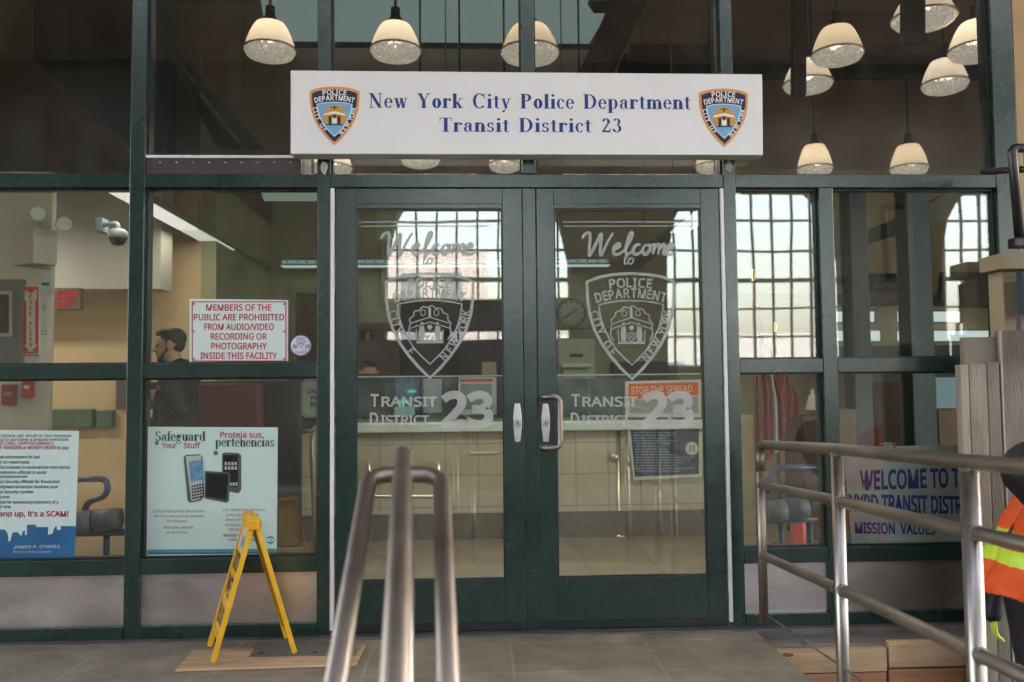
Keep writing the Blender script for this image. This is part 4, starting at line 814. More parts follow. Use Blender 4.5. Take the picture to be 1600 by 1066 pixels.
slab("cross_beam", [(975, 84.5), (1600, 84.5), (1600, 116), (965, 116)], 5.1, .2, DKBR, "black cross beam under the violet grey one", "beam")
for x0, x1, Y, lab in ((1414, 1446, 2.2, "wide dark hanging post crossing the top right lamp"), (1240, 1260, 3.6, "narrow dark hanging post crossing the lamp right of the sign")):
    slab("hanging_post", [(x0, -60), (x1, -60), (x1, 148 if x0 < 1300 else 66), (x0, 148 if x0 < 1300 else 66)], Y, .08, mat("post_brown", (.035, .028, .025), .5), lab, "post")
slab("cable_tray", [(920, 0), (980, 0), (1000, 14), (930, 14)], 4.0, .1, DKBR, "black cable tray at the top edge right of the skylight panel", "cable tray")
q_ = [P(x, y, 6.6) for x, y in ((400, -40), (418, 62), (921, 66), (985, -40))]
SKG = emit("reflected_skylight_glow", (.62, .80, .78), .013)  # added glow imitating a roof light reflected in the upper glass
D = thing("reflected_glow_panel", (0, 6.6, min(p.z for p in q_)), "teal grey added panel glowing as a reflected roof light, high behind the row of lamps", "skyglow")
MB().prism([(p.x, p.z) for p in q_], 6.6, 6.65).build("glow_pane", SKG, D)
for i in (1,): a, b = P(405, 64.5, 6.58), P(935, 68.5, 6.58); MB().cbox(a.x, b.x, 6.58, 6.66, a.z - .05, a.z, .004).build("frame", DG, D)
yb_ = .006; a, b = P(230, 244.5, yb_), P(470, 247.5, yb_)
D = thing("riveted_beam", ((a.x + b.x) / 2, yb_, P(300, 269, yb_).z), "dark brown riveted strip with a white top edge in the pane left of the sign", "beam")
xa_, xb_ = -1.8568, b.x; zb = 2.2195
MB().box(xa_, xb_, .012, .028, zb, a.z - .008).build("web", mat("beam_dark", (.05, .036, .034), .5, var=.2), D); MB().cbox(xa_, xb_, .004, .029, a.z - .0078, a.z + .007, .002).build("flange", ALU, D)
g = MB(); px = 250
while px < 468: c = P(px, 254, .012); g.ball((c.x, .012, c.z), .005, 10, 6); px += 25.5
g.build("rivet_row", STEEL, D)
slab("hanging_post", [(469, 244), (486, 244), (486, 274), (469, 274)], .9, .1, DKBR, "short black post at the right end of the riveted beam", "post")

# ------------------------------------------------------------------ counter and what is on it
KY = 2.55
a, b = P(430, 665, KY), P(1130, 665, KY); zt = P(800, 664, KY).z; zb = P(800, 801, KY).z
D = thing("service_counter", ((a.x + b.x) / 2, KY, 0), "long tiled service counter with a pale top and dark plinth behind the doors", "counter")
MB().box(a.x, b.x, KY, KY + .8, .0, zb).build("plinth", mat("plinth_stone", (.13, .105, .075), .6, var=.25, vscale=20), D)
MB().box(a.x, b.x, KY + .012, KY + .8, zb, zt - .05).build("front", CTILE, D)
MB().cbox(P(515, 660, KY).x, b.x, KY - .06, KY + .8, zt - .048, zt + .028, .008).build("worktop", mat("counter_top", (.58, .66, .62), .25, var=.06, vscale=12), D)
sa = P(555, 590, KY + .05); MB().box(sa.x - .1, b.x - .1, KY + .02, KY + .026, zt + .03, sa.z).build("screen", glass("screen_glass", (.88, .95, .93), .06, .10), D)
MB().box(sa.x - .1, b.x - .1, KY + .018, KY + .030, sa.z, sa.z + .008).build("screen_edge", mat("screen_edge_green", (.45, .60, .55), .2), D)
SP_ = mat("stanchion_steel", (.55, .48, .38), .3, metal=1)
def qpost(px, yb, ytop, lab, Y=None):
    b_ = PZ(px, yb, 0); S = thing("steel_post", b_, lab, "post"); tz = P(px, ytop, b_.y).z
    MB().lathe([(.045, 0), (.045, .008), (.03, .02), (.022, .025), (.019, .03), (.019, tz)], b_, 16, cap=True).build("pole", SP_, S)
    cz = b_.z + .62; MB().ball((b_.x - .04, b_.y - .03, cz), (.035, .02, .035), 12, 8).build("clamp", STEEL, S)
qpost(968, 838, 655, "slim steel post in front of the counter behind the right door"); qpost(729, 840, 655, "slim steel post in front of the counter behind the left door")
g = MB(); Y_ = 2.1; g.tube(fillet([P(494, 868, Y_), P(487, 690, Y_), P(490, 668, Y_), P(545, 660, Y_), P(548, 860, Y_)], .12, 8), .018, 12); tag(g.build("hoop_rail", SP_), "steel hoop rail standing at the left end of the counter", "hoop rail")
g = MB(); Y_ = 1.7; g.tube(fillet([P(577, 725, Y_), P(579, 776, Y_), P(686, 776, Y_), P(686, 725, Y_)], .05, 6), .014, 12); g.tube(fillet([P(577, 725, Y_), P(577, 725, KY + .03)], .05), .014, 10); g.tube([P(686, 725, Y_), P(686, 725, KY + .03)], .014, 10); tag(g.build("grab_rail", SP_), "small bent steel grab rail fixed to the counter behind the left door", "grab rail")
for x0, x1, lab in ((622, 647, "thin white slit label on the counter tiles beside the centre handrail"), (733, 778, "long white slit label on the counter tiles right of the post")):
    g = MB(); a_, b_ = P(x0, 706, KY), P(x1, 709, KY); g.cbox(a_.x, b_.x, KY - .001, KY + .0118, b_.z, a_.z, .001); tag(g.build("tile_label", CW), lab, "label")
CB = KY + .35
def cbox_thing(name, lab, cat, x0, y0, x1, y1, Y, t, m_, extra=None):
    D_ = fit(name, lab, cat, Y, [(x0, y0), (x1, y1)]); pbox(MB(), x0, y0, x1, y1, Y, t, .006).build("body", m_, D_)
    if extra: extra(D_)
    return D_
SCRN = emit("screen_blue_glow", (.25, .35, .6), .012)
def mon(D_):
    g = MB(); quad_px(g, [(618, 592), (655, 592), (655, 640), (618, 640)], CB - .003, .002); g.build("screen", SCRN, D_)
    g = MB(); quad_px(g, [(637, 609), (650, 609), (650, 614), (637, 614)], CB - .005, .0015); quad_px(g, [(622, 626), (640, 626), (640, 631), (622, 631)], CB - .005, .0015); g.build("green_text", emit("green_glow", (.1, 1, .4), .035), D_)
cbox_thing("computer_monitor", "computer monitor with green marks behind the counter screen, left door", "monitor", 612, 588, 660, 646, CB, .06, BLACK, mon)
def kio2(D_):
    g = MB(); quad_px(g, [(719, 592), (770, 592), (770, 597), (719, 597)], CB - .002, .0015); g.build("red_band", flat("red_band", (.55, .04, .08)), D_)
    g = MB(); quad_px(g, [(720, 600), (768, 600), (768, 640), (720, 640)], CB - .002, .0015); g.build("face", flat("sheet_grey", (.20, .21, .2)), D_)
cbox_thing("display_stand", "grey display stand with a red top band behind the left door's number", "display", 716, 590, 776, 648, CB, .05, flat("stand_pale", (.5, .52, .55)), kio2)
cbox_thing("paper_holder", "pale upright paper holder between the monitor and the red banded stand", "holder", 661, 592, 690, 645, CB + .1, .05, flat("holder_lilac", (.40, .40, .46)))
cbox_thing("paper_stack", "stack of teal white paper on the counter below the monitor", "paper", 616, 637, 646, 650, KY + .15, .2, flat("paper_teal", (.50, .66, .70)))
cbox_thing("counter_partition", "dark partition standing at the left end of the counter", "partition", 452, 585, 612, 650, KY + .55, .04, flat("partition_dark", (.035, .045, .05)))
cbox_thing("counter_partition", "dark teal partition behind the lettering of the right door", "partition", 868, 592, 985, 650, KY + .55, .04, flat("partition_teal", (.055, .085, .095)))
# posters on the counter
D = fit("health_poster", "orange headed health poster on the counter screen behind the right door", "poster", KY - .01, [(978, 594), (1094, 655)])
g = MB(); quad_px(g, [(977, 596), (1096, 593), (1096, 652), (977, 652)], KY - .012, .003); g.build("sheet", flat("sheet_pink", (.55, .50, .46)), D)
g = MB(); quad_px(g, [(982, 600), (1091, 597), (1091, 617), (982, 625)], KY - .0128, .0006); g.build("orange_band", flat("poster_orange", (.58, .13, .035)), D)
g = MB(); quad_px(g, [(984, 626), (1091, 619), (1091, 646), (984, 646)], KY - .0128, .0006); g.build("grey_field", flat("poster_grey", (.28, .31, .31)), D)
g = MB(); T(g, "STOP THE SPREAD", 986, 1082, 616, 11, KY - .0135, 0, .02, 613); g.build("poster_lettering", flat("poster_cream", (.62, .50, .36)), D)
D = fit("navy_poster", "navy poster with pale lines and a round smiling badge on the counter front", "poster", KY - .03, [(981, 664), (1096, 750)])
g = MB(); quad_px(g, [(980, 666), (1097, 664), (1097, 745), (990, 751)], KY - .03, .004); g.build("sheet", flat("sheet_border", (.55, .52, .45)), D)
g = MB(); quad_px(g, [(985, 667), (1092, 665), (1092, 741), (992, 745)], KY - .031, .0008); g.build("navy_field", mat("poster_navy", (.035, .055, .095), .5, var=.3, vscale=14), D)
g = MB(); s = random.Random(4); y = 671
while y < 738:
    x = 993 if y > 690 else 990; xe = s.uniform(1040, 1060) if y < 712 else s.uniform(1055, 1085)
    if 690 < y < 712: xe = min(xe, 1062)
    while x < xe: e = min(x + s.uniform(4, 12), xe); quad_px(g, [(x, y), (e, y - .1), (e, y + 1.5), (x, y + 1.6)], KY - .0318, .0006); x = e + 1.6
    y += 4.3
g.build("text_line", flat("pale_blue_ink", (.26, .30, .34)), D)
g = MB(); c = P(1081, 701, KY - .032); g.prism([(c.x + .052 * math.cos(R(k)), c.z + .052 * math.sin(R(k))) for k in range(0, 360, 15)], KY - .0318, KY - .0312); g.build("round_badge", flat("badge_cream", (.55, .50, .42)), D)
g = MB()
for dx in (-.016, .012): g.box(c.x + dx, c.x + dx + .008, KY - .0326, KY - .0319, c.z - .02, c.z + .025)
g.build("badge_mark", flat("badge_ink", (.06, .06, .07)), D)
# back wall things
c = P(893, 489, BW - .05); CK = thing("wall_clock", (c.x, BW - .05, c.z - .19), "round black rimmed wall clock behind the right door's shield", "clock")
def disc(r, y0, y1): return MB().tube([(c.x, y0, c.z), (c.x, y1, c.z)], r, 36)
disc(.185, BW - .045, BW - .003).build("rim", BLACK, CK); disc(.168, BW - .048, BW - .0455).build("face", flat("clock_face", (.42, .42, .34)), CK)
g = MB()
for k in range(12): a_ = R(k * 30); q_ = Vector((c.x + .145 * math.sin(a_), BW - .05, c.z + .145 * math.cos(a_))); g.box(q_.x - .007, q_.x + .007, BW - .0495, BW - .0482, q_.z - .014, q_.z + .014)
g.build("hour_mark", DARK, CK)
g = MB()
for ang, l_ in ((50, .09), (-125, .13)): a_ = R(ang); ribbon(g, [(c.x, c.z), (c.x + l_ * math.sin(a_), c.z + l_ * math.cos(a_))], .014, BW - .052 - l_ * .02)
g.build("clock_hand", DARK, CK)
def prn(D_):
    g = MB(); quad_px(g, [(890, 553), (911, 553), (911, 558), (890, 558)], 4.49, .006); g.build("paper_slot", DARK, D_)
    pbox(MB(), 878, 568, 924, 574, 4.36, .14, .006).build("paper_tray", flat("tray_pale", (.50, .52, .42)), D_)
    pbox(MB(), 880, 575, 928, 596, 4.44, .05, .004).build("front_panel", flat("panel_pale", (.40, .42, .33)), D_)
cbox_thing("office_printer", "pale office printer with a dark slot below the clock", "printer", 872, 530, 931, 640, 4.5, .45, flat("printer_pale", (.34, .36, .28)), prn)
cbox_thing("filing_cabinet", "dark low cabinet at the back behind the right door's shield tip", "cabinet", 960, 566, 1060, 650, 5.6, .4, flat("cabinet_dark", (.05, .05, .045)))
cbox_thing("filing_cabinet", "brown cabinet at the back behind the left door's shield", "cabinet", 560, 505, 625, 650, 5.9, .4, mat("cabinet_brown", (.10, .07, .045), .5))
cbox_thing("office_shelving", "black shelving across the back wall behind the left door", "shelving", 626, 470, 800, 650, 6.1, .4, mat("shelf_black", (.022, .02, .018), .5, var=.3))
cbox_thing("desk_lamp_box", "cream box on the shelving behind the left door's right edge", "box", 753, 566, 776, 586, 5.0, .2, flat("box_cream", (.45, .38, .26)))
g = MB(); a_, b_ = P(380, 399, BW - .03), P(1000, 404, BW - .03); g.cbox(a_.x, b_.x, BW - .03, BW - .002, b_.z, a_.z, .004); tag(g.build("cove_moulding", mat("moulding", (.38, .36, .27), .6)), "pale cove moulding running along the back wall above the suspended light", "moulding")
g = MB(); g.tube([P(598, 382, BW - .05), P(598, 478, BW - .05)], .022, 10); tag(g.build("wall_conduit", mat("conduit_cream", (.62, .54, .40), .5)), "cream vertical conduit on the back wall beside the left door's lettering", "conduit")
D = fit("office_door", "dark brown office door in a pale frame behind the red notice's right side", "door", BW - .05, [(455, 455), (560, 690)])
pbox(MB(), 462, 458, 552, 700, BW - .05, .04, .004).build("door_leaf", mat("door_brown", (.085, .05, .028), .45, var=.25, vscale=6), D)
g = MB(); frame(g, 452, 449, 562, 712, 9, BW - .06); g.build("door_frame", mat("door_frame_olive", (.22, .22, .12), .5), D)
c_ = P(470, 590, BW - .06); MB().ball((c_.x, BW - .09, c_.z), .03, 12, 8).build("handle", CHROME, D)
D = fit("ceiling_panel", "pale green lit panel high at the top right of the second window", "ceiling light", 5.4, [(408, 297), (500, 313)])
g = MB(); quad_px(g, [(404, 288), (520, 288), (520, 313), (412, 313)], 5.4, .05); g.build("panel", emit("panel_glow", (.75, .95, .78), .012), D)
D = fit("baffle_board", "pale green panel hanging at the top left of the left door's glass", "panel", 4.6, [(588, 320), (646, 376)])
g = MB(); quad_px(g, [(587, 300), (650, 300), (640, 350), (612, 376), (588, 376)], 4.6, .04); g.build("board", flat("panel_green", (.36, .45, .33)), D)
# notice, chair and dark desk in the second window
D = fit("package_notice", "cream rounded notice in violet letters cut by the second mullion", "notice", .5, [(471, 594), (545, 652)])
pts = []; a_, b_ = P(471, 593, .5), P(548, 652, .5)
for cx_, cz_, a0 in ((b_.x - .03, a_.z - .03, 0), (a_.x + .03, a_.z - .03, 90), (a_.x + .03, b_.z + .03, 180), (b_.x - .03, b_.z + .03, 270)):
    pts += [(cx_ + .03 * math.cos(R(a0 + k)), cz_ + .03 * math.sin(R(a0 + k))) for k in range(0, 91, 18)]
MB().prism(pts, .5, .504).build("board", flat("notice_cream", (.52, .53, .42)), D)
g = MB(); ribbon(g, [((x_ - (a_.x + b_.x) / 2) * .95 + (a_.x + b_.x) / 2, (z_ - (a_.z + b_.z) / 2) * .93 + (a_.z + b_.z) / 2) for x_, z_ in pts], .003, .4992, 0, 0, closed=True); g.build("border_line", DARK, D)
g = MB(); VI = flat("violet_ink", (.06, .05, .14)); T(g, "UNATTENDED", 480, 540, 615, 7, .4985, 0, .02); T(g, "PACKAGES", 486, 536, 626, 7, .4985, 0, .02); T(g, "BEWARE", 485, 535, 636, 7, .4985, 0, .03); g.build("notice_lettering", VI, D)
D = fit("office_chair", "maroon upholstered chair behind the pale green poster", "chair", 1.7, [(275, 590), (390, 690)])
MAR = mat("maroon_cloth", (.085, .026, .03), .8, var=.2, vscale=9); cx = P(330, 640, 1.7).x
MB().cbox(cx - .27, cx + .27, 1.95, 2.05, .5, 1.22, .04).build("backrest", MAR, D); MB().cbox(cx - .27, cx + .27, 1.5, 1.98, .42, .52, .03).build("seat", MAR, D); MB().tube([(cx, 1.75, .42), (cx, 1.75, .06)], .03, 12).build("column", BLACK, D)
for k in range(5): MB().tube([(cx, 1.75, .07), (cx + .28 * math.cos(R(k * 72)), 1.75 + .28 * math.sin(R(k * 72)), .03)], .022, 8).build("leg", BLACK, D)
D = fit("reception_desk", "dark reception desk with an upright back behind the second window", "desk", 2.2, [(225, 590), (470, 668)])
a_, b_ = P(200, 664, 2.35), P(470, 664, 2.35); MB().cbox(a_.x, b_.x, 2.35, 2.41, 0, P(300, 596, 2.35).z, .01).build("panel", mat("desk_dark", (.022, .022, .022), .5, var=.3), D); MB().cbox(a_.x, b_.x, 2.415, 3.0, .86, .90, .01).build("desk_top", flat("desk_top", (.04, .035, .03)), D)

# ------------------------------------------------------------------ right lobby
CG = mat("column_teal", (.035, .06, .065), .35, var=.15)
for x0, x1, Y, lab in ((1333, 1360, 3.0, "dark teal steel column nearer the doors in the right lobby"), (1423, 1459, 3.1, "broader dark teal steel column at right in the right lobby")):
    a_, b_ = P(x0, 500, Y), P(x1, 500, Y); C_ = thing("steel_column", ((a_.x + b_.x) / 2, Y, 0), lab, "column")
    MB().cbox(a_.x, b_.x, Y, Y + .02, 0, 2.93, .004).build("flange", CG, C_); MB().box((a_.x + b_.x) / 2 - .01, (a_.x + b_.x) / 2 + .01, Y + .02, Y + .2, 0, 2.93).build("web", CG, C_); MB().cbox(a_.x, b_.x, Y + .2, Y + .22, 0, 2.93, .004).build("flange", CG, C_)
slab("raking_duct", [(1338, 366), (1345, 384), (1420, 362), (1530, 322), (1530, 287), (1500, 290), (1420, 334)], 3.4, .2, mat("duct_olive", (.13, .125, .09), .5), "olive grey raking duct passing behind both teal columns", "duct")
slab("wall_plaque_backing", [(1475, 425), (1560, 425), (1560, 470), (1470, 470)], 5.6, .1, mat("plaque_dark", (.07, .06, .05), .6), "dark panel high on the tan wall beside the right mullion", "panel")
D = fit("wall_plaque", "dark plaque with two pale lines of capitals on the tan wall between the columns", "plaque", 6.4, [(1361, 426), (1414, 455)])
pbox(MB(), 1360, 427, 1414, 455, 6.42, .05, .004).build("board", flat("plaque_board", (.045, .042, .038)), D)
g = MB(); T(g, "CUSTOMER", 1367, 1400, 441, 6, 6.418, 0, .02); T(g, "STOP HERE", 1364, 1411, 450.5, 6.5, 6.418, 0, .02); g.build("plaque_lettering", flat("plaque_ink", (.22, .22, .2)), D)
slab("dado_band", [(1150, 458), (1640, 462), (1640, 480), (1150, 474)], 6.45, .1, flat("dado_dark", (.12, .125, .095)), "dark moulding band along the tan wall under the plaque", "moulding")
LW = emit("strip_glow", (.85, 1, .97), .038)  # emission stands in for daylight; no openings lie behind these panes
for x0, x1, y0, y1, lab in ((1304, 1366, 487, 503, "bright strip window left of the first teal column, upper row"), (1402, 1500, 487, 503, "long bright strip window behind the second teal column, upper row"), (1304, 1375, 517, 533, "bright strip window left of the first teal column, lower row"), (1402, 1545, 517, 533, "long bright strip window behind the second teal column, lower row")):
    D = fit("strip_window", lab, "window", 6.45, [(x0, y0), (x1, y1)]); g = MB(); quad_px(g, [(x0, y0), (x1, y0), (x1 + 1, y1), (x0, y1)], 6.46, .02); g.build("pane", LW, D)
    g = MB(); frame(g, x0 - 2, y0 - 2, x1 + 2, y1 + 2, 2, 6.44); g.build("frame", CG, D)
slab("ledge_wall", [(1290, 541), (1640, 538), (1640, 640), (1290, 640)], 6.0, .3, mat("ledge_green", (.09, .10, .075), .6, var=.2), "dark green low wall under the strip windows", "wall")
# flags
def flag(px, ytop, ybase, Y, label, mats, cols, widthpx, droppx, seedn):
    b_ = PZ(px, ybase, 0) if Y is None else Vector((P(px, 700, Y).x, Y, 0)); Y = b_.y; top = P(px, ytop, Y).z; S = thing("flag_on_stand", b_, label, "flag")
    MB().lathe([(.12, 0), (.12, .012), (.09, .03), (.035, .06), (.025, .13), (.018, .14)], b_, 24, cap=True).build("stand", mat("brass", (.62, .43, .16), .25, metal=1), S)
    MB().tube([(b_.x, Y, .12), (b_.x, Y, top)], .014, 10).build("pole", PODW, S); MB().lathe([(.001, .09), (.02, .05), (.012, .02), (.022, 0)], (b_.x, Y, top), 12).build("finial", mat("brass", (0, 0, 0)), S)
    g = MB(); nu, nv = 36, 20; wd = abs(P(px + widthpx, 600, Y).x - b_.x); dr = abs(P(px, ytop + droppx, Y).z - top)
    vs = []
    for j in range(nv + 1):
        v = j / nv
        for i in range(nu + 1):
            u = i / nu; sp_ = .35 + .65 * min(1, v * 1.6)
            vs.append((b_.x + .012 + wd * u * sp_, Y - .02 - .045 * math.sin(u * 19 + v * 2 + seedn) * (.4 + .6 * v) - .02 * math.sin(u * 41 + seedn), top - .05 - dr * v * (1 - .12 * u) - u * .30 * (1 - v)))
    W_ = nu + 1
    for j in range(nv):
        for i in range(nu): g.add([vs[j * W_ + i], vs[j * W_ + i + 1], vs[(j + 1) * W_ + i + 1], vs[(j + 1) * W_ + i]], [(0, 3, 2, 1)], cols(i / nu, j / nv), True)
    o_ = g.build("cloth", mats, S)
    bm = bmesh.new(); bm.from_mesh(o_.data); bmesh.ops.remove_doubles(bm, verts=bm.verts[:], dist=1e-5); bm.to_mesh(o_.data); bm.free()
FR = mat("flag_red", (.30, .035, .035), .8, var=.15); FW = mat("flag_white", (.52, .48, .46), .8, var=.1); FB = mat("flag_blue", (.03, .04, .12), .8); FO = mat("flag_gold", (.55, .25, .03), .8)
flag(1183, 440, 850, 1.35, "red and white striped national flag hanging from a pole beside the right door", [FR, FW, FB], lambda u, v: (2 if v < .3 and u < .3 else (0 if int(u * 9) % 2 == 0 else 1)), 34, 275, .4)
flag(1216, 520, 850, 1.9, "dark red flag with a gold corner on a brass stand behind the striped flag", [FR, FO, PODW], lambda u, v: 1 if v < .28 and u < .45 else 0, 28, 130, 2.1)
D = fit("lectern", "dark red wooden lectern cabinet behind the guard rail's first bay", "lectern", 2.3, [(1255, 642), (1292, 800)])
a_, b_ = P(1253, 642, 2.3), P(1292, 642, 2.3); MB().cbox(a_.x, b_.x, 2.3, 2.7, 0, a_.z - .03, .01).build("cabinet", mat("lectern_red", (.075, .025, .02), .4, var=.2), D); MB().cbox(a_.x - .03, b_.x + .03, 2.27, 2.73, a_.z - .029, a_.z, .006).build("top", PODW, D)
c_ = P(1270, 642, 2.45); g = MB(); g.lathe([(.055, 0), (.055, .01), (.042, .06), (.03, .10), (.028, .115), (.012, .12), (.012, .16), (.001, .165)], (c_.x, 2.45, a_.z + .001), 16, cap=True); tag(g.build("white_cap", flat("cap_cream", (.58, .58, .48))), "cream conical cap standing on the dark red lectern", "cap")
c_ = PZ(1249, 856, 0); g = MB(); g.lathe([(.10, 0), (.10, .015), (.085, .02), (.075, .03), (.055, .17), (.045, .2), (.03, .24), (.001, .245)], c_, 20, cap=True); tag(g.build("fire_bottle", mat("orange_red_plastic", (.62, .07, .025), .4)), "orange red rounded cone standing on the floor behind the first rail post", "cone")
cbox_thing("wood_case", "brown wooden case behind the welcome banner", "case", 1370, 598, 1428, 720, 3.6, .4, PODW)
cbox_thing("display_case", "tan display case with pale strip behind the lower right window", "case", 1302, 640, 1340, 720, 2.6, .4, mat("case_tan", (.16, .12, .07), .5))
cbox_thing("wood_case", "tan cupboard under the bright pane at the far right window", "case", 1466, 640, 1540, 720, 3.8, .4, mat("cupboard_tan", (.22, .13, .06), .5))
cbox_thing("bright_pane", "small bright window pane beside the timber boards", "window", 1462, 590, 1500, 640, 5.0, .05, emit("pane_daylight", (.55, .75, .8), .016))
cbox_thing("wall_post", "pale cream door post behind the striped flag", "post", 1152, 650, 1182, 840, 2.6, .1, mat("post_cream", (.42, .36, .22), .6))

# ------------------------------------------------------------------ stair handrail in front of the left door
def end_of(px0, py0, Y0, px1, py1, Y1, ext):
    a, b = P(px0, py0, Y0), P(px1, py1, Y1); return a, a + (b - a) * ext
YT = -2.05
tA, tB = end_of(630, 712, -2.02, 617, 1066, -2.83, 1.9)
D = thing("stair_handrail", (tA.x, -2.5, -.5), "brown steel stair handrail of three pipes coming towards the viewer, before the left door", "handrail")
up_ = (tA - tB).normalized()
g = MB(); g.tube([tB, tA - up_ * .0, tA + up_ * .012, tA + up_ * .018], [.0235, .0235, .021, .012], 20); g.build("top_rail", PIPE, D)
lA, lB = end_of(577, 742, -2.12, 525, 1066, -2.72, 2.0); rA, rB = end_of(690, 742, -2.12, 700, 1066, -2.72, 2.0)
path = fillet([lB, lA, rA, rB], .052, 8)
MB().tube(path, .0195, 18).build("grip_rail", PIPE, D)
for f in (.17, 1.25):
    c = tA + (tB - tA) * f; lo = lA + (lB - lA) * f
    MB().tube([(c.x + .006, c.y, -.5 if f > .5 else -.33), (c.x + .006, c.y, c.z - .01)], .021, 16).build("post", POSTS, D)

# ------------------------------------------------------------------ guard rail along the landing edge
S0, S1, S2 = P(1190, 820, -.22), P(1311, 820, -1.22), P(1518, 820, -1.93)
D = thing("guard_rail", (1.1, -1.2, -.5), "long brown steel guard rail with posts along the right edge of the landing", "railing")
def onY(px, py, Y): return P(px, py, Y)
rows = [((1190, 695), (1310, 702), (1518, 722)), ((1190, 758), (1310, 783), (1518, 832)), ((1191, 868), (1313, 922), (1520, 1022))]
Ys = (S0.y, S1.y, S2.y)
xs = [S0.x, S1.x, S2.x]; dirv = (S2 - S0)
zs = [[P(*r[k], Ys[k]).z for k in range(3)] for r in rows]
pw = []
for ri, zz in enumerate(zs):
    pts = [Vector((xs[k], Ys[k], zz[k])) for k in range(3)]; e = pts[2] + (pts[2] - pts[0]) * .75
    if ri == 0: path = fillet([Vector((xs[0], Ys[0], zz[0] - .12)), pts[0], pts[1], pts[2], e], .06, 8)
    else: path = [pts[0], pts[1], pts[2], e]
    MB().tube(path, .0205 if ri == 0 else .0195, 18).build("rail", PIPE, D)
for ri, zz in enumerate(zs):
    for k in range(3):
        if ri == 0 and k == 0: continue
        c_ = Vector((xs[k], Ys[k], zz[k] - (.018 if ri == 0 else 0))); g = MB()
        if ri == 0: g.tube([c_ + Vector((0, 0, -.006)), c_ + Vector((0, 0, -.002)), c_ + Vector((0, 0, .003))], [.0225, .0265, .0235], 18)
        else:
            e_ = (S2 - S0).normalized()
            for sg in (-1, 1):
                if k == 0 and sg < 0: continue
                q_ = c_ + e_ * sg * .021; g.tube([q_ - e_ * sg * .002, q_ + e_ * sg * .003, q_ + e_ * sg * .007], [.0235, .0225, .0195], 18)
        g.build("weld_bead", mat("weld_dark", (.22, .185, .16), .55, metal=.9, var=.35, vscale=70, bump=.5, bscale=140), D)
zend = P(1193, 972, Ys[0]).z
MB().tube([(xs[0], Ys[0], zend), (xs[0], Ys[0], zs[0][0] - .125)], .0205, 18).build("end_post", PIPE, D)
for k in (1, 2): MB().tube([(xs[k], Ys[k], -.5), (xs[k], Ys[k], zs[0][k] - .012)], .022 if k == 1 else .0235, 18).build("post", POSTS, D)
e = Vector((xs[2], Ys[2], 0)) + (Vector((xs[2], Ys[2], 0)) - Vector((xs[0], Ys[0], 0))) * .7; MB().tube([(e.x, e.y, -.5), (e.x, e.y, zs[0][2])], .0225, 16).build("post", STEEL, D)
c0 = P(1196, 960, Ys[0] - .02); c1 = P(1313, 1040, Ys[1]); c2 = c1 + (c1 - c0) * .9
MB().tube([c0, c1, c2], .004, 8).build("wire", mat("wire_steel", (.35, .33, .30), .4, metal=1), D)

# ------------------------------------------------------------------ yellow floor sign
f1, f2 = PZ(333, 1036, .014), PZ(329 + 2, 1010, .014); h1, h2 = PZ(461, 1021, .014), PZ(449, 1002, .014)
f2 = PZ(327, 1009, .014); h1 = PZ(461, 1021, .014); vd = f2 - f1; h2 = h1 + vd
apn = P(396, 817, (f1.y + h1.y) / 2); apf = apn + vd
mid = (f1 + h1 + f2 + h2) / 4
D = thing("floor_sign", (mid.x, mid.y, .014), "yellow folding wet floor sign standing open on a plywood patch, seen edge on", "floor sign")
def panel(n0, n1, a0, a1, side, nm):
    """n: near and far foot; a: near and far apex"""
    g = MB(); ux = (n1 - n0); lean = (a0 - n0); nrm = ux.cross(lean).normalized()
    if nrm.x * side < 0: nrm = -nrm
    def q_(u, v, o=0): return n0 + ux * u + (a0 - n0) * v + nrm * o
    def bar(u0, u1, v0, v1, t0, t1):
        g.hexa([q_(u0, v0, t0), q_(u1, v0, t0), q_(u1, v0, t1), q_(u0, v0, t1), q_(u0, v1, t0), q_(u1, v1, t0), q_(u1, v1, t1), q_(u0, v1, t1)])
    bar(0, .07, 0, .97, -.011, .011); bar(.93, 1, 0, .97, -.011, .011); bar(.071, .929, .16, .95, -.004, .004); bar(.071, .929, .14, .16, -.009, .009); bar(.071, .929, .95, .97, -.009, .009)
    o_ = g.build(nm, YEL, D, .003); return q_, o_
ql, pl_ = panel(f1, f2, apn, apf, -1, "front_panel"); qr, pr_ = panel(h1, h2, apn + Vector((.012, 0, 0)), apf + Vector((.012, 0, 0)), 1, "rear_panel")
g = MB()
for s_, v0, v1 in (("CAUTION", .62, .74), ("WET", .42, .56), ("FLOOR", .22, .34)):
    V, F, _ = text_geom(s_, .03); x0_, x1_ = min(v[0] for v in V), max(v[0] for v in V)
    vs = [ql(1 - (.12 + .76 * (v[0] - x0_) / (x1_ - x0_)), v0 + (v1 - v0) * v[1] / .72, .0052) for v in V]; g.add(vs, F)
g.build("panel_lettering", DARK, pl_)
g = MB(); g.hexa([ql(.1, .76, .0045), ql(.9, .76, .0045), ql(.9, .76, .0055), ql(.1, .76, .0055), ql(.1, .93, .0045), ql(.9, .93, .0045), ql(.9, .93, .0055), ql(.1, .93, .0055)]); g.build("sticker", mat("faded_tape", (.50, .42, .28), .6, var=.2, vscale=40), pl_)
g = MB(); g.hexa([ql(.2, .79, .0058), ql(.6, .79, .0058), ql(.6, .79, .0064), ql(.2, .79, .0064), ql(.2, .87, .0058), ql(.6, .87, .0058), ql(.6, .87, .0064), ql(.2, .87, .0064)]); g.build("sticker_print", mat("faded_grey", (.22, .25, .25), .6, var=.2), pl_)
g = MB(); a_ = apn + Vector((.006, -.006, .0)); b_ = apf + Vector((.006, .006, 0))
g.tube([a_, b_], .021, 14)
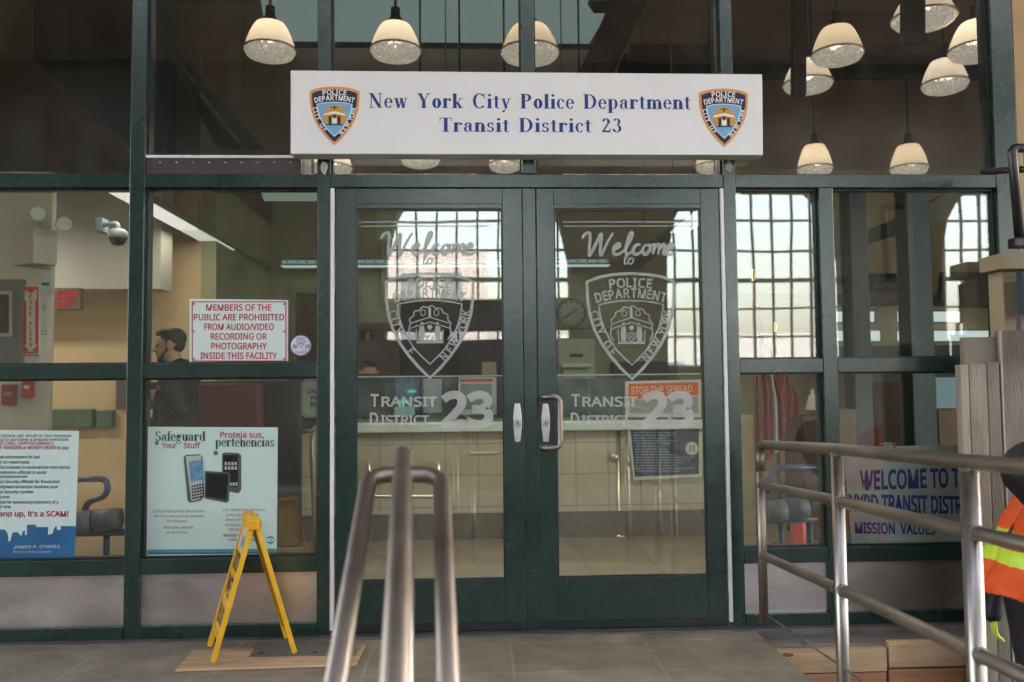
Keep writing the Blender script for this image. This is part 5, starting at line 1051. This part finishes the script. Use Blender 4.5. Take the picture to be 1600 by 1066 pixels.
for t in (.02, .5, .98): c_ = a_ + (b_ - a_) * t; g.cbox(c_.x - .026, c_.x + .026, c_.y - .02, c_.y + .02, c_.z - .03, c_.z + .016, .006)
g.build("hinge", YEL, D)

# ------------------------------------------------------------------ plywood patch, timber and the right end
def sheet(name, pts, z0, z1, m_, label, cat):
    q_ = [PZ(x, y, z1) for x, y in pts]; n_ = len(q_); g = MB()
    a_ = sum(q_[i].x * q_[(i + 1) % n_].y - q_[(i + 1) % n_].x * q_[i].y for i in range(n_))
    if a_ < 0: q_ = q_[::-1]
    g.add([(p.x, p.y, z0) for p in q_] + [(p.x, p.y, z1) for p in q_], [tuple(range(n_))[::-1], tuple(range(n_, 2 * n_))] + [(i, (i + 1) % n_, (i + 1) % n_ + n_, i + n_) for i in range(n_)])
    tag(g.build(name, m_), label, cat)
sheet("plywood_sheet", [(274, 1046), (301, 1017), (397, 1015), (388, 1027), (507, 1025), (555, 1025), (566, 1009), (571, 1009), (556, 1037)], .003, .013, PLY, "thin plywood sheet on the paving under the yellow sign", "plywood")
sheet("access_plate", [(391, 1026), (400, 1003), (521, 1001), (506, 1024)], .003, .011, mat("plate_grey", (.13, .12, .11), .6, var=.25, vscale=12, bump=.2), "grey access plate set into the plywood sheet by the left door", "plate")
for bx, by in ((408, 1021), (492, 1020)):
    c_ = PZ(bx, by, .011); g = MB(); g.tube([c_ + Vector((0, 0, -.002)), c_ + Vector((0, 0, .004))], .010, 12); tag(g.build("plate_bolt", DARK), "dark bolt at the " + ("left" if bx < 450 else "right") + " end of the grey access plate", "bolt")
zb_ = -.03
g = MB(); g.cbox(EDGE + .03, 3.2, -.20, -.057, -.16, -.022, .004); tag(g.build("timber_beam", wood("grey_timber", (.16, .13, .11), (.24, .20, .17))), "weathered grey timber along the foot of the right windows", "timber")
def brd(x0, x1, y0, y1, z0, z1, m_, lab, nm="plywood_board"): tag(MB().cbox(x0, x1, y0, y1, z0, z1, .003).build(nm, m_), lab, "board")
xa = P(1383, 1030, -.22).x; zt_, zm_ = P(1300, 1014, -.235).z, P(1300, 1051, -.235).z
brd(EDGE + .02, xa, -.238, -.205, zm_, zt_, PLY, "pale plywood board with a torn knot, nearest the landing edge")
brd(xa + .012, 3.2, -.232, -.203, zm_ + .014, zt_ + .028, PLY, "long pale plywood board running right below the windows"); brd(xa + .012, 3.2, -.226, -.205, -.49, zm_ + .004, PLYR, "reddish plywood board under the long pale one"); brd(EDGE + .02, xa, -.230, -.208, -.49, zm_ - .006, PLYR, "narrow reddish board under the torn plywood board")
brd(EDGE + .25, EDGE + .95, -.62, -.30, -.495, -.44, wood("rough_timber", (.17, .12, .085), (.32, .24, .17)), "rough timber offcut lying on the lower ground under the guard rail", "timber_offcut")
brd(EDGE + .40, EDGE + 1.5, -.52, -.28, -.435, -.385, PLY, "pale board stacked on the rough timber offcut under the guard rail", "timber_offcut")
g = MB(); q_ = [P(x, y, -.2385) for x, y in ((1219, 1024), (1227, 1020), (1239, 1022), (1240, 1025), (1230, 1027))]; g.prism([(p.x, p.z) for p in q_], -.2392, -.2382); tag(g.build("torn_knot", mat("knot_brown", (.20, .09, .045), .8)), "torn reddish knot in the pale plywood board", "knot")
# vertical boarding and pier at the right end
YV = -.30
WB = [mat("boarding_a", (.27, .225, .18), .85, var=.3, vscale=3, streak=(4, 4, .7), bump=.5, bscale=30), mat("boarding_b", (.33, .27, .225), .8, var=.22, vscale=3, streak=(5, 5, .5), bump=.4, bscale=30), mat("boarding_c", (.20, .165, .14), .85, var=.35, vscale=3, streak=(5, 5, .5), bump=.5, bscale=25)]
for q_ in WB: worn(q_, (.09, .075, .06), 7, .56, .70, (1, 1, .35), .7)
for i, (x0, x1, yt, m_, Y, lab) in enumerate(((1500, 1513, 570, 1, YV - .04, "narrow pinkish upright board at the left edge of the boarding"), (1513.5, 1541, 568, 0, YV - .03, "upright board with a notched top, second in the boarding"), (1541.5, 1561, 566, 2, YV - .02, "dark upright board with a black crack, third in the boarding"), (1507, 1560, 527, 0, YV + .03, "taller grey brown board behind the notched boards"), (1561.5, 1606, 516, 2, YV + .0, "tall grey boarding panel with a pale left edge"), (1606.5, 1680, 510, 1, YV + .02, "boarding panel at the right edge of the picture"))):
    a_, b_ = P(x0, yt, Y), P(x1, yt, Y); MBx = MB().cbox(a_.x, b_.x, Y, Y + .045, -.49, a_.z, .004); tag(MBx.build("upright_board", WB[m_]), lab, "board")
a_ = P(1562, 540, YV - .004); tag(MB().cbox(a_.x - .004, a_.x + .006, YV - .012, YV - .001, -.45, P(1562, 517, YV).z, .002).build("edge_trim", mat("pale_trim", (.42, .36, .30), .5)), "thin pale metal trim at the edge of the grey boarding panel", "trim")
YW = -.12; PT = mat("pier_tan", (.34, .27, .18), .75, var=.1, vscale=3, bump=.1)
a_ = P(1566, 420, YW); D = thing("tan_pier", (a_.x + .4, YW, -.5), "tan stone pier with a projecting cap at the right end of the storefront", "pier")
MB().cbox(a_.x, a_.x + 1.2, YW, 0.0, -.5, P(1570, 420, YW).z, .006).build("shaft", PT, D); c_ = P(1561, 400, YW - .05); MB().cbox(c_.x, c_.x + 1.2, YW - .05, -.003, P(1570, 421, YW - .05).z + .001, P(1561, 396, YW - .05).z, .006).build("cap", mat("pier_cap", (.30, .235, .15), .7, var=.1), D)
MB().box(2.477, 4.6, .0, .19, P(1570, 396, YW).z - .3, 4.4).build("upper_face", mat("upper_tan", (.42, .27, .13), .6, var=.1), D)
bx = P(1588, 418, YW - .06); g = MB(); g.cbox(bx.x, bx.x + .3, YW - .11, YW - .052, P(1588, 492, YW - .1).z, P(1588, 420, YW - .1).z - .01, .006); tag(g.build("junction_box", mat("box_steel_blue", (.045, .07, .095), .4)), "dark blue box on the tan pier below its cap", "box")
g = MB(); g.tube([P(1592, 492, YW - .09), P(1589, 900, YW - .09)], .012, 10); tag(g.build("conduit_pipe", mat("conduit_violet", (.16, .12, .13), .4)), "thin dark conduit running down the pier from the blue box", "conduit")
YK = -.55
D = thing("black_bracket", P(1590, 390, YK), "black metal bracket arm hanging beside the right mullion at the picture's edge", "bracket")
GB = mat("bracket_black", (.02, .018, .02), .35, var=.2)
MB().tube(fillet([P(1640, 233, YK), P(1581, 231, YK), P(1593, 374, YK)], .03, 8), .020, 16).build("arm", GB, D)
a_ = P(1592, 380, YK); MB().cbox(a_.x - .034, a_.x + .045, YK - .03, YK + .03, a_.z - .022, a_.z + .022, .008).build("foot_block", GB, D)
MB().tube([P(1640, 262, YK + .05), P(1535, 269, YK + .42)], .016, 12).build("stay", GB, D)
a_, b_ = P(1604, 222, YK + .08), P(1640, 560, YK + .08); MB().cbox(a_.x, b_.x + .1, YK + .06, YK + .11, b_.z, a_.z, .004).build("mount_plate", mat("mount_grey", (.10, .10, .11), .5), D)

# ------------------------------------------------------------------ people
def bake(mb, voxel, smooth, name, mats, parent=None, region=None, post=None):
    me = bpy.data.meshes.new("tmp"); me.from_pydata([v for v in mb.v], [], mb.f); me.update(); o_ = bpy.data.objects.new("tmp", me); COL.objects.link(o_)
    r_ = o_.modifiers.new("r", 'REMESH'); r_.mode = 'VOXEL'; r_.voxel_size = voxel
    s_ = o_.modifiers.new("s", 'SMOOTH'); s_.iterations = smooth; s_.factor = .5
    dg = bpy.context.evaluated_depsgraph_get(); n_ = bpy.data.meshes.new_from_object(o_.evaluated_get(dg)); bpy.data.objects.remove(o_)
    V = [v.co.copy() for v in n_.vertices]; F = [tuple(p.vertices) for p in n_.polygons]
    if post: V = [post(v) for v in V]
    out = MB(); out.v = V; out.f = F; out.s = [True] * len(F); out.m = [0] * len(F)
    if region:
        for i, f in enumerate(F):
            c_ = sum((V[k] for k in f), Vector()) / len(f); out.m[i] = region(c_)
    if region and None in out.m:
        keep = [i for i, q in enumerate(out.m) if q is not None]; out.f = [F[i] for i in keep]; out.m = [out.m[i] for i in keep]; out.s = [True] * len(keep)
    return out.build(name, mats, parent)
SKIN = mat("skin", (.42, .23, .15), .5, var=.08, vscale=14); HAIR = mat("dark_hair", (.010, .007, .006), .55, var=.3, vscale=60, bump=.5, bscale=150)
JACK = mat("black_jacket", (.012, .012, .018), .65, var=.3, vscale=14, bump=.4, bscale=18); UNI = mat("dark_uniform", (.012, .016, .013), .7, var=.2, vscale=10, bump=.3, bscale=20)
HIVO = mat("hi_vis_orange", (.86, .095, .012), .55, var=.10, vscale=9, bump=.35, bscale=14); HIVY = mat("hi_vis_lime", (.60, .80, .05), .4, var=.06, vscale=20, bump=.2, bscale=30)
def head_parts(mb, c, f, s, up=Vector((0, 0, 1))):
    """skull, jaw, nose, brow, ears, neck; c = head centre, f = facing, s = head height"""
    f = f.normalized(); r_ = f.cross(up).normalized(); q_ = lambda a, b, d: c + f * a * s + r_ * b * s + up * d * s
    rot = Matrix((r_, f, up)).transposed()
    mb.ball(q_(-.03, 0, .13), Vector((.335, .40, .36)) * s, 24, 16, rot=rot); mb.ball(q_(.06, 0, -.14), Vector((.27, .31, .34)) * s, 20, 14, rot=rot)
    mb.ball(q_(.20, 0, -.36), Vector((.13, .12, .11)) * s, 14, 10, rot=rot); mb.ball(q_(.31, 0, .10), Vector((.21, .07, .05)) * s, 14, 8, rot=rot)
    mb.cap(q_(.35, 0, .06), .035 * s, q_(.44, 0, -.08), .055 * s, 10); 
    for b in (-.06, .06): mb.ball(q_(.38, b, -.09), Vector((.04, .05, .035)) * s, 10, 8, rot=rot)
    for d in (-.20, -.245): mb.ball(q_(.345, 0, d), Vector((.10, .05, .026)) * s, 12, 8, rot=rot)
    for b in (-.345, .345): mb.ball(q_(-.04, b, .0), Vector((.035, .085, .14)) * s, 12, 10, rot=rot)
    mb.cap(q_(-.06, 0, -.2), .22 * s, q_(-.12, 0, -.62), .25 * s, 16)
    return q_, rot
def hand(mb, w_, d, palm_n, s, curl=.6):
    """w_: wrist, d: hand direction, palm_n: palm normal; s: hand length"""
    d = d.normalized(); n_ = (palm_n - d * palm_n.dot(d)).normalized(); sd = d.cross(n_)
    for b in (-.16, -.05, .06, .16): mb.cap(w_ + sd * b * .7 * s, .075 * s, w_ + d * .45 * s + sd * b * 1.15 * s, .065 * s, 10)
    for i, (b, l) in enumerate(((-.19, .40), (-.065, .47), (.06, .44), (.18, .34))):
        p = w_ + d * .47 * s + sd * b * s; dd = d.copy(); r_ = .055 * s
        for k in range(3):
            ang = curl * (.35 + .35 * k); dd = (d * math.cos(ang) + n_ * math.sin(ang)).normalized(); q_ = p + dd * l * s * (.45, .32, .23)[k]; mb.cap(p, r_, q_, r_ * .92, 10); p = q_; r_ *= .92
    t0 = w_ + d * .12 * s - sd * .17 * s; t1 = t0 + (d * .55 - sd * .6 + n_ * .25).normalized() * .26 * s; t2 = t1 + (d * .9 - sd * .2 + n_ * .35).normalized() * .2 * s
    mb.cap(t0, .085 * s, t1, .065 * s, 10); mb.cap(t1, .063 * s, t2, .052 * s, 10)

# worker at the right edge, seen from the side, facing right
wp = P(1592, 800, -.80); G0 = -.5
W0 = Vector((wp.x + .07, -.80, G0))
D = thing("person", W0, "person in orange vest over dark clothes, cut by the right edge", "person")
b_ = MB(); F_ = Vector((1, .1, 0)).normalized(); S_ = Vector((-.1, 1, 0)).normalized()
def w_(f, s, z): return W0 + F_ * f + S_ * s + Vector((0, 0, z))
head_parts(b_, w_(.50, 0, 1.47), Vector((1, 0, -.6)), .235, Vector((.45, 0, 1)).normalized())
b_.cap(w_(.34, 0, 1.37), .075, w_(.22, 0, 1.30), .09); b_.cap(w_(.24, 0, 1.34), .085, w_(0, 0, 1.0), .10); b_.cap(w_(.19, .07, 1.27), .085, w_(0, .07, .98), .10); b_.cap(w_(.19, -.07, 1.27), .085, w_(0, -.07, .98), .10); b_.cap(w_(.24, .15, 1.35), .07, w_(.24, -.15, 1.35), .07)
for s in (-.09, .09): b_.cap(w_(.0, s, .93), .092, w_(.03 + s * .3, s, .50), .082); b_.cap(w_(.03 + s * .3, s, .50), .08, w_(0 + s * .4, s, .10), .058); b_.cap(w_(-.05 + s * .4, s, .055), .052, w_(.15 + s * .4, s, .04), .042)
# near arm reaches forward, far arm hangs behind
nsh, nel = P(1620, 738, -1.0), P(1668, 800, -1.06); nwr = nel + Vector((.24, .02, .05))
b_.cap(nsh, .122, nel, .10); b_.cap(nel, .078, nwr, .05)
hp = P(1551, 958, -.46); el = P(1568, 870, -.42)
b_.cap(w_(.24, .17, 1.34), .06, el, .05); b_.cap(el, .05, hp, .042)
bake(b_, .009, 6, "body", [JACK, SKIN], D, lambda c: 1 if c.z > G0 + 1.36 and c.x > W0.x + .40 else 0)
g = MB(); hand(g, hp + Vector((0, 0, -.006)), Vector((.05, 0, -1)), Vector((1, -.3, 0)), .135, .95); bake(g, .0035, 3, "glove", HIVY, D)
g = MB(); hand(g, nwr, Vector((1, 0, .1)), Vector((0, 1, 0)), .17, .9); bake(g, .004, 3, "glove", HIVY, D)
g = MB(); HZ = P(1560, 936, -.8).z
g.cap(w_(.20, -.12, 1.31), .10, w_(-.02, -.14, .84), .150); g.cap(w_(.20, .12, 1.31), .10, w_(-.02, .14, .84), .150); g.cap(w_(.24, 0, 1.29), .11, w_(.05, 0, .84), .16); g.cap(w_(.16, 0, 1.28), .10, w_(-.06, 0, .82), .155)
yb0, yb1, yc0, yc1 = P(1560, 908, -.95).z, P(1560, 882, -.95).z, P(1560, 866, -.95).z, P(1560, 850, -.95).z
def vest(c):
    if c.z < HZ + .012 * math.sin(c.x * 40) - (c.x - W0.x) * .10: return None
    if c.z > G0 + 1.40: return None
    t = c.z + (c.x - W0.x) * .22
    v = abs(((c - W0).dot(F_)) - .05) < .012 and c.y < W0.y
    if yb0 < t < yb1: return 0 if v else 1
    if yc0 < t < yc1 and (c - W0).dot(F_) > -.06: return 1
    if abs((c - W0).dot(S_) + .13) < .035 and t > yc1 and (c - W0).dot(F_) < -.02: return 1
    return 0
def crease(v):
    n_ = math.sin(v.z * 38 + v.x * 21) * .006 + math.sin(v.x * 33 - v.z * 17 + v.y * 9) * .005; fl = max(0, (G0 + 1.15 - v.z)) * .10
    d = (v - Vector((W0.x, W0.y, v.z))); return v + d.normalized() * (n_ + fl * .3)
vo_ = bake(g, .008, 6, "safety_vest", [HIVO, HIVY], D, vest, crease)
so_ = vo_.modifiers.new("thickness", 'SOLIDIFY'); so_.thickness = .006
g = MB(); g.ball(w_(.50, 0, 1.545), (.135, .125, .10), 20, 12); g.cap(w_(.56, -.06, 1.51), .02, w_(.64, -.03, 1.47), .015); bake(g, .008, 3, "hard_hat", flat("hat_white", (.6, .6, .58)), D)

# officer behind the second window, profile to the left
hc = P(265.5, 541, 1.95); hs = (P(265, 514, 1.95).z - P(265, 569, 1.95).z) * .98
O0 = Vector((hc.x + .05, 1.95, 0)); D = thing("person", O0, "bearded person in dark uniform in profile behind the second window", "person")
b_ = MB(); fc = Vector((-1, -.18, -.12)); q_, rot = head_parts(b_, hc, fc, hs, Vector((-.06, 0, 1)).normalized())
sh = hc.z - hs * .84
b_.cap((O0.x + .035, 1.93, sh + .035), .082, (O0.x + .035, 1.97, sh + .035), .082)
b_.cap((O0.x + .03, 1.95, sh - .02), .10, (O0.x + .04, 1.95, .98), .14); b_.cap((O0.x + .02, 1.77, sh - .05), .085, (O0.x + .02, 2.13, sh - .05), .085)
for s in (-.1, .1): b_.cap((O0.x + .03, 1.95 + s, sh - .1), .12, (O0.x + .04, 1.95 + s * .9, 1.0), .13); b_.cap((O0.x + .04, 1.95 + s, .95), .12, (O0.x + .02, 1.95 + s, .5), .09); b_.cap((O0.x + .02, 1.95 + s, .5), .085, (O0.x + .04, 1.95 + s, .1), .06); b_.cap((O0.x + .04, 1.95 + s, .05), .05, (O0.x - .15, 1.95 + s, .045), .042)
hd = P(243, 618, 1.75); e1 = P(283, 640, 1.72)
b_.cap((O0.x + .02, 1.75, sh - .06), .075, e1, .06); b_.cap(e1, .056, hd, .043); b_.cap((O0.x + .02, 2.15, sh - .06), .075, (O0.x + .03, 2.2, sh - .34), .06); b_.cap((O0.x + .03, 2.2, sh - .34), .055, (O0.x - .15, 2.08, sh - .40), .043)
hand(b_, hd + Vector((-.01, 0, .005)), Vector((-1, -.2, .15)), Vector((0, .4, -1)), .185, .8)
hand(b_, Vector((O0.x - .17, 2.07, sh - .40)), Vector((-1, -.2, 0)), Vector((0, .2, -1)), .185, .8)
hn = hd.copy()
bake(b_, .0055, 3, "body", [UNI, SKIN], D, lambda c: 1 if (c.z > hc.z - hs * .50 + .45 * max(0, c.x - hc.x) or (c - hn).dot(Vector((-1, -.2, .15))) > 0.0 and (c - hn).length < .25 or c.x < O0.x - .165 and c.z > sh - .55 and c.y > 1.9) else 0)
g = MB(); q2 = lambda a, b, d: q_(a, b, d)
g.ball(q2(-.08, 0, .20), Vector((.355, .40, .335)) * hs, 22, 14, rot=rot); g.ball(q2(.12, 0, .40), Vector((.26, .26, .13)) * hs, 16, 10, rot=rot); g.ball(q2(-.17, 0, .06), Vector((.29, .27, .30)) * hs, 14, 10, rot=rot)
for b in (-.3, .3): g.ball(q2(.02, b, .06), Vector((.05, .06, .14)) * hs, 10, 8, rot=rot)
bake(g, .005, 2, "hair", HAIR, D, lambda c: None if (c - hc).dot(fc.normalized()) > .30 * hs and c.z < hc.z + .26 * hs else 0)
g = MB(); g.ball(q2(.19, 0, -.35), Vector((.18, .18, .15)) * hs, 16, 10, rot=rot)
for b in (-.2, .2): g.cap(q2(.20, b * .9, -.30), .06 * hs, q2(.0, b * 1.45, -.06), .04 * hs, 10)
g.ball(q2(.355, 0, -.165), Vector((.12, .05, .028)) * hs, 12, 8, rot=rot)
bake(g, .005, 2, "beard", HAIR, D)
for b in (-.12, .12):
    MB().ball(q2(.335, b, .035), .032 * hs, 10, 8).build("eye", flat("eye_dark", (.05, .04, .035)), D)
g = MB(); a_ = P(236, 648, 1.74); g.cbox(a_.x - .02, a_.x + .012, 1.72, 1.735, a_.z - .02, a_.z + .035, .003); g.build("belt_card", PALE, D)
# seated person, only hair and brow above the counter
hc = P(577, 584, 3.5); hs = .235; O0 = Vector((hc.x, 3.5, 0)); D = thing("person", O0, "seated person with dark hair above the counter behind the left door", "person")
b_ = MB(); q_, rot = head_parts(b_, hc, Vector((.3, -1, -.15)), hs); sh = hc.z - hs * .9
b_.cap((O0.x, 3.55, sh - .02), .1, (O0.x, 3.6, .55), .15); b_.cap((O0.x - .17, 3.55, sh - .06), .085, (O0.x + .17, 3.55, sh - .06), .085)
for s in (-.1, .1):
    b_.cap((O0.x + s, 3.57, sh - .1), .11, (O0.x + s, 3.6, .55), .13); b_.cap((O0.x + s, 3.6, .52), .10, (O0.x + s * 1.3, 3.2 + .0, .52), .08); b_.cap((O0.x + s * 1.3, 3.42, .50), .075, (O0.x + s * 1.3, 3.42, .08), .055); b_.cap((O0.x + s * 1.3, 3.42, .05), .045, (O0.x + s * 1.3, 3.27, .04), .04)
    b_.cap((O0.x + s * 2, 3.55, sh - .08), .07, (O0.x + s * 2.4, 3.48, sh - .33), .055); b_.cap((O0.x + s * 2.4, 3.48, sh - .33), .05, (O0.x + s * 1.2, 3.42, sh - .36), .04); hand(b_, Vector((O0.x + s * 1.1, 3.42, sh - .36)), Vector((-s * 4, -.6, 0)), Vector((0, -.3, -1)), .17, .7)
bake(b_, .007, 3, "body", [UNI, SKIN], D, lambda c: 1 if c.z > hc.z - hs * .62 else 0)
g = MB(); g.ball(q_(-.07, 0, .19), Vector((.36, .41, .34)) * hs, 22, 14, rot=rot); g.ball(q_(.1, 0, .38), Vector((.28, .27, .14)) * hs, 16, 10, rot=rot); bake(g, .006, 2, "hair", HAIR, D)
cb = MB().cbox(O0.x - .22, O0.x + .22, 3.35, 3.8, .36, .43, .03); S_ = thing("office_stool", (O0.x, 3.6, 0), "dark stool under the seated person behind the counter", "stool"); cb.build("seat", BLACK, S_); MB().tube([(O0.x, 3.6, .36), (O0.x, 3.6, .0)], .03, 12).build("column", BLACK, S_); MB().lathe([(.22, .0), (.22, .03), (.03, .06)], (O0.x, 3.6, 0), 20, cap=True).build("base", BLACK, S_)

# ------------------------------------------------------------------ repeats share a group
GROUPS = {"linear_fixture": "long suspended lights in the lobby", "fill_fixture": "added fill lights in the lobby", "steel_post": "steel posts before the counter", "strip_window": "strip windows of the right lobby", "upright_board": "upright boards at the right end",
          "plywood_board": "plywood boards below the windows", "timber_offcut": "timber offcuts under the guard rail", "steel_column": "teal columns of the right lobby", "hanging_post": "dark hanging posts behind the upper panes", "raking_beam": "raking beams behind the upper panes", "cross_beam": "cross beams behind the upper panes",
          "ceiling_box": "boxed ducts behind the upper panes", "glass_door": "pair of glass entrance doors", "paper_scrap": "scraps stuck to the mullions", "paper_notice": "sheets taped to the pier", "alarm_pull_box": "red alarm boxes on the pier", "rub_rail": "green rub rails of the alcove", "padded_bench": "grey roll cushion benches",
          "filing_cabinet": "cabinets at the back of the office", "flag_on_stand": "flags on stands", "counter_partition": "partitions on the counter", "tile_label": "white labels on the counter tiles", "plate_bolt": "bolts of the access plate", "far_building": "buildings outside the hall windows", "wood_case": "wooden cases of the right lobby"}
for o in bpy.data.objects:
    if o.parent is None and o.get("category") and not o.get("group"):
        n_ = o.name.split(".")[0]
        if n_ in GROUPS: o["group"] = GROUPS[n_]
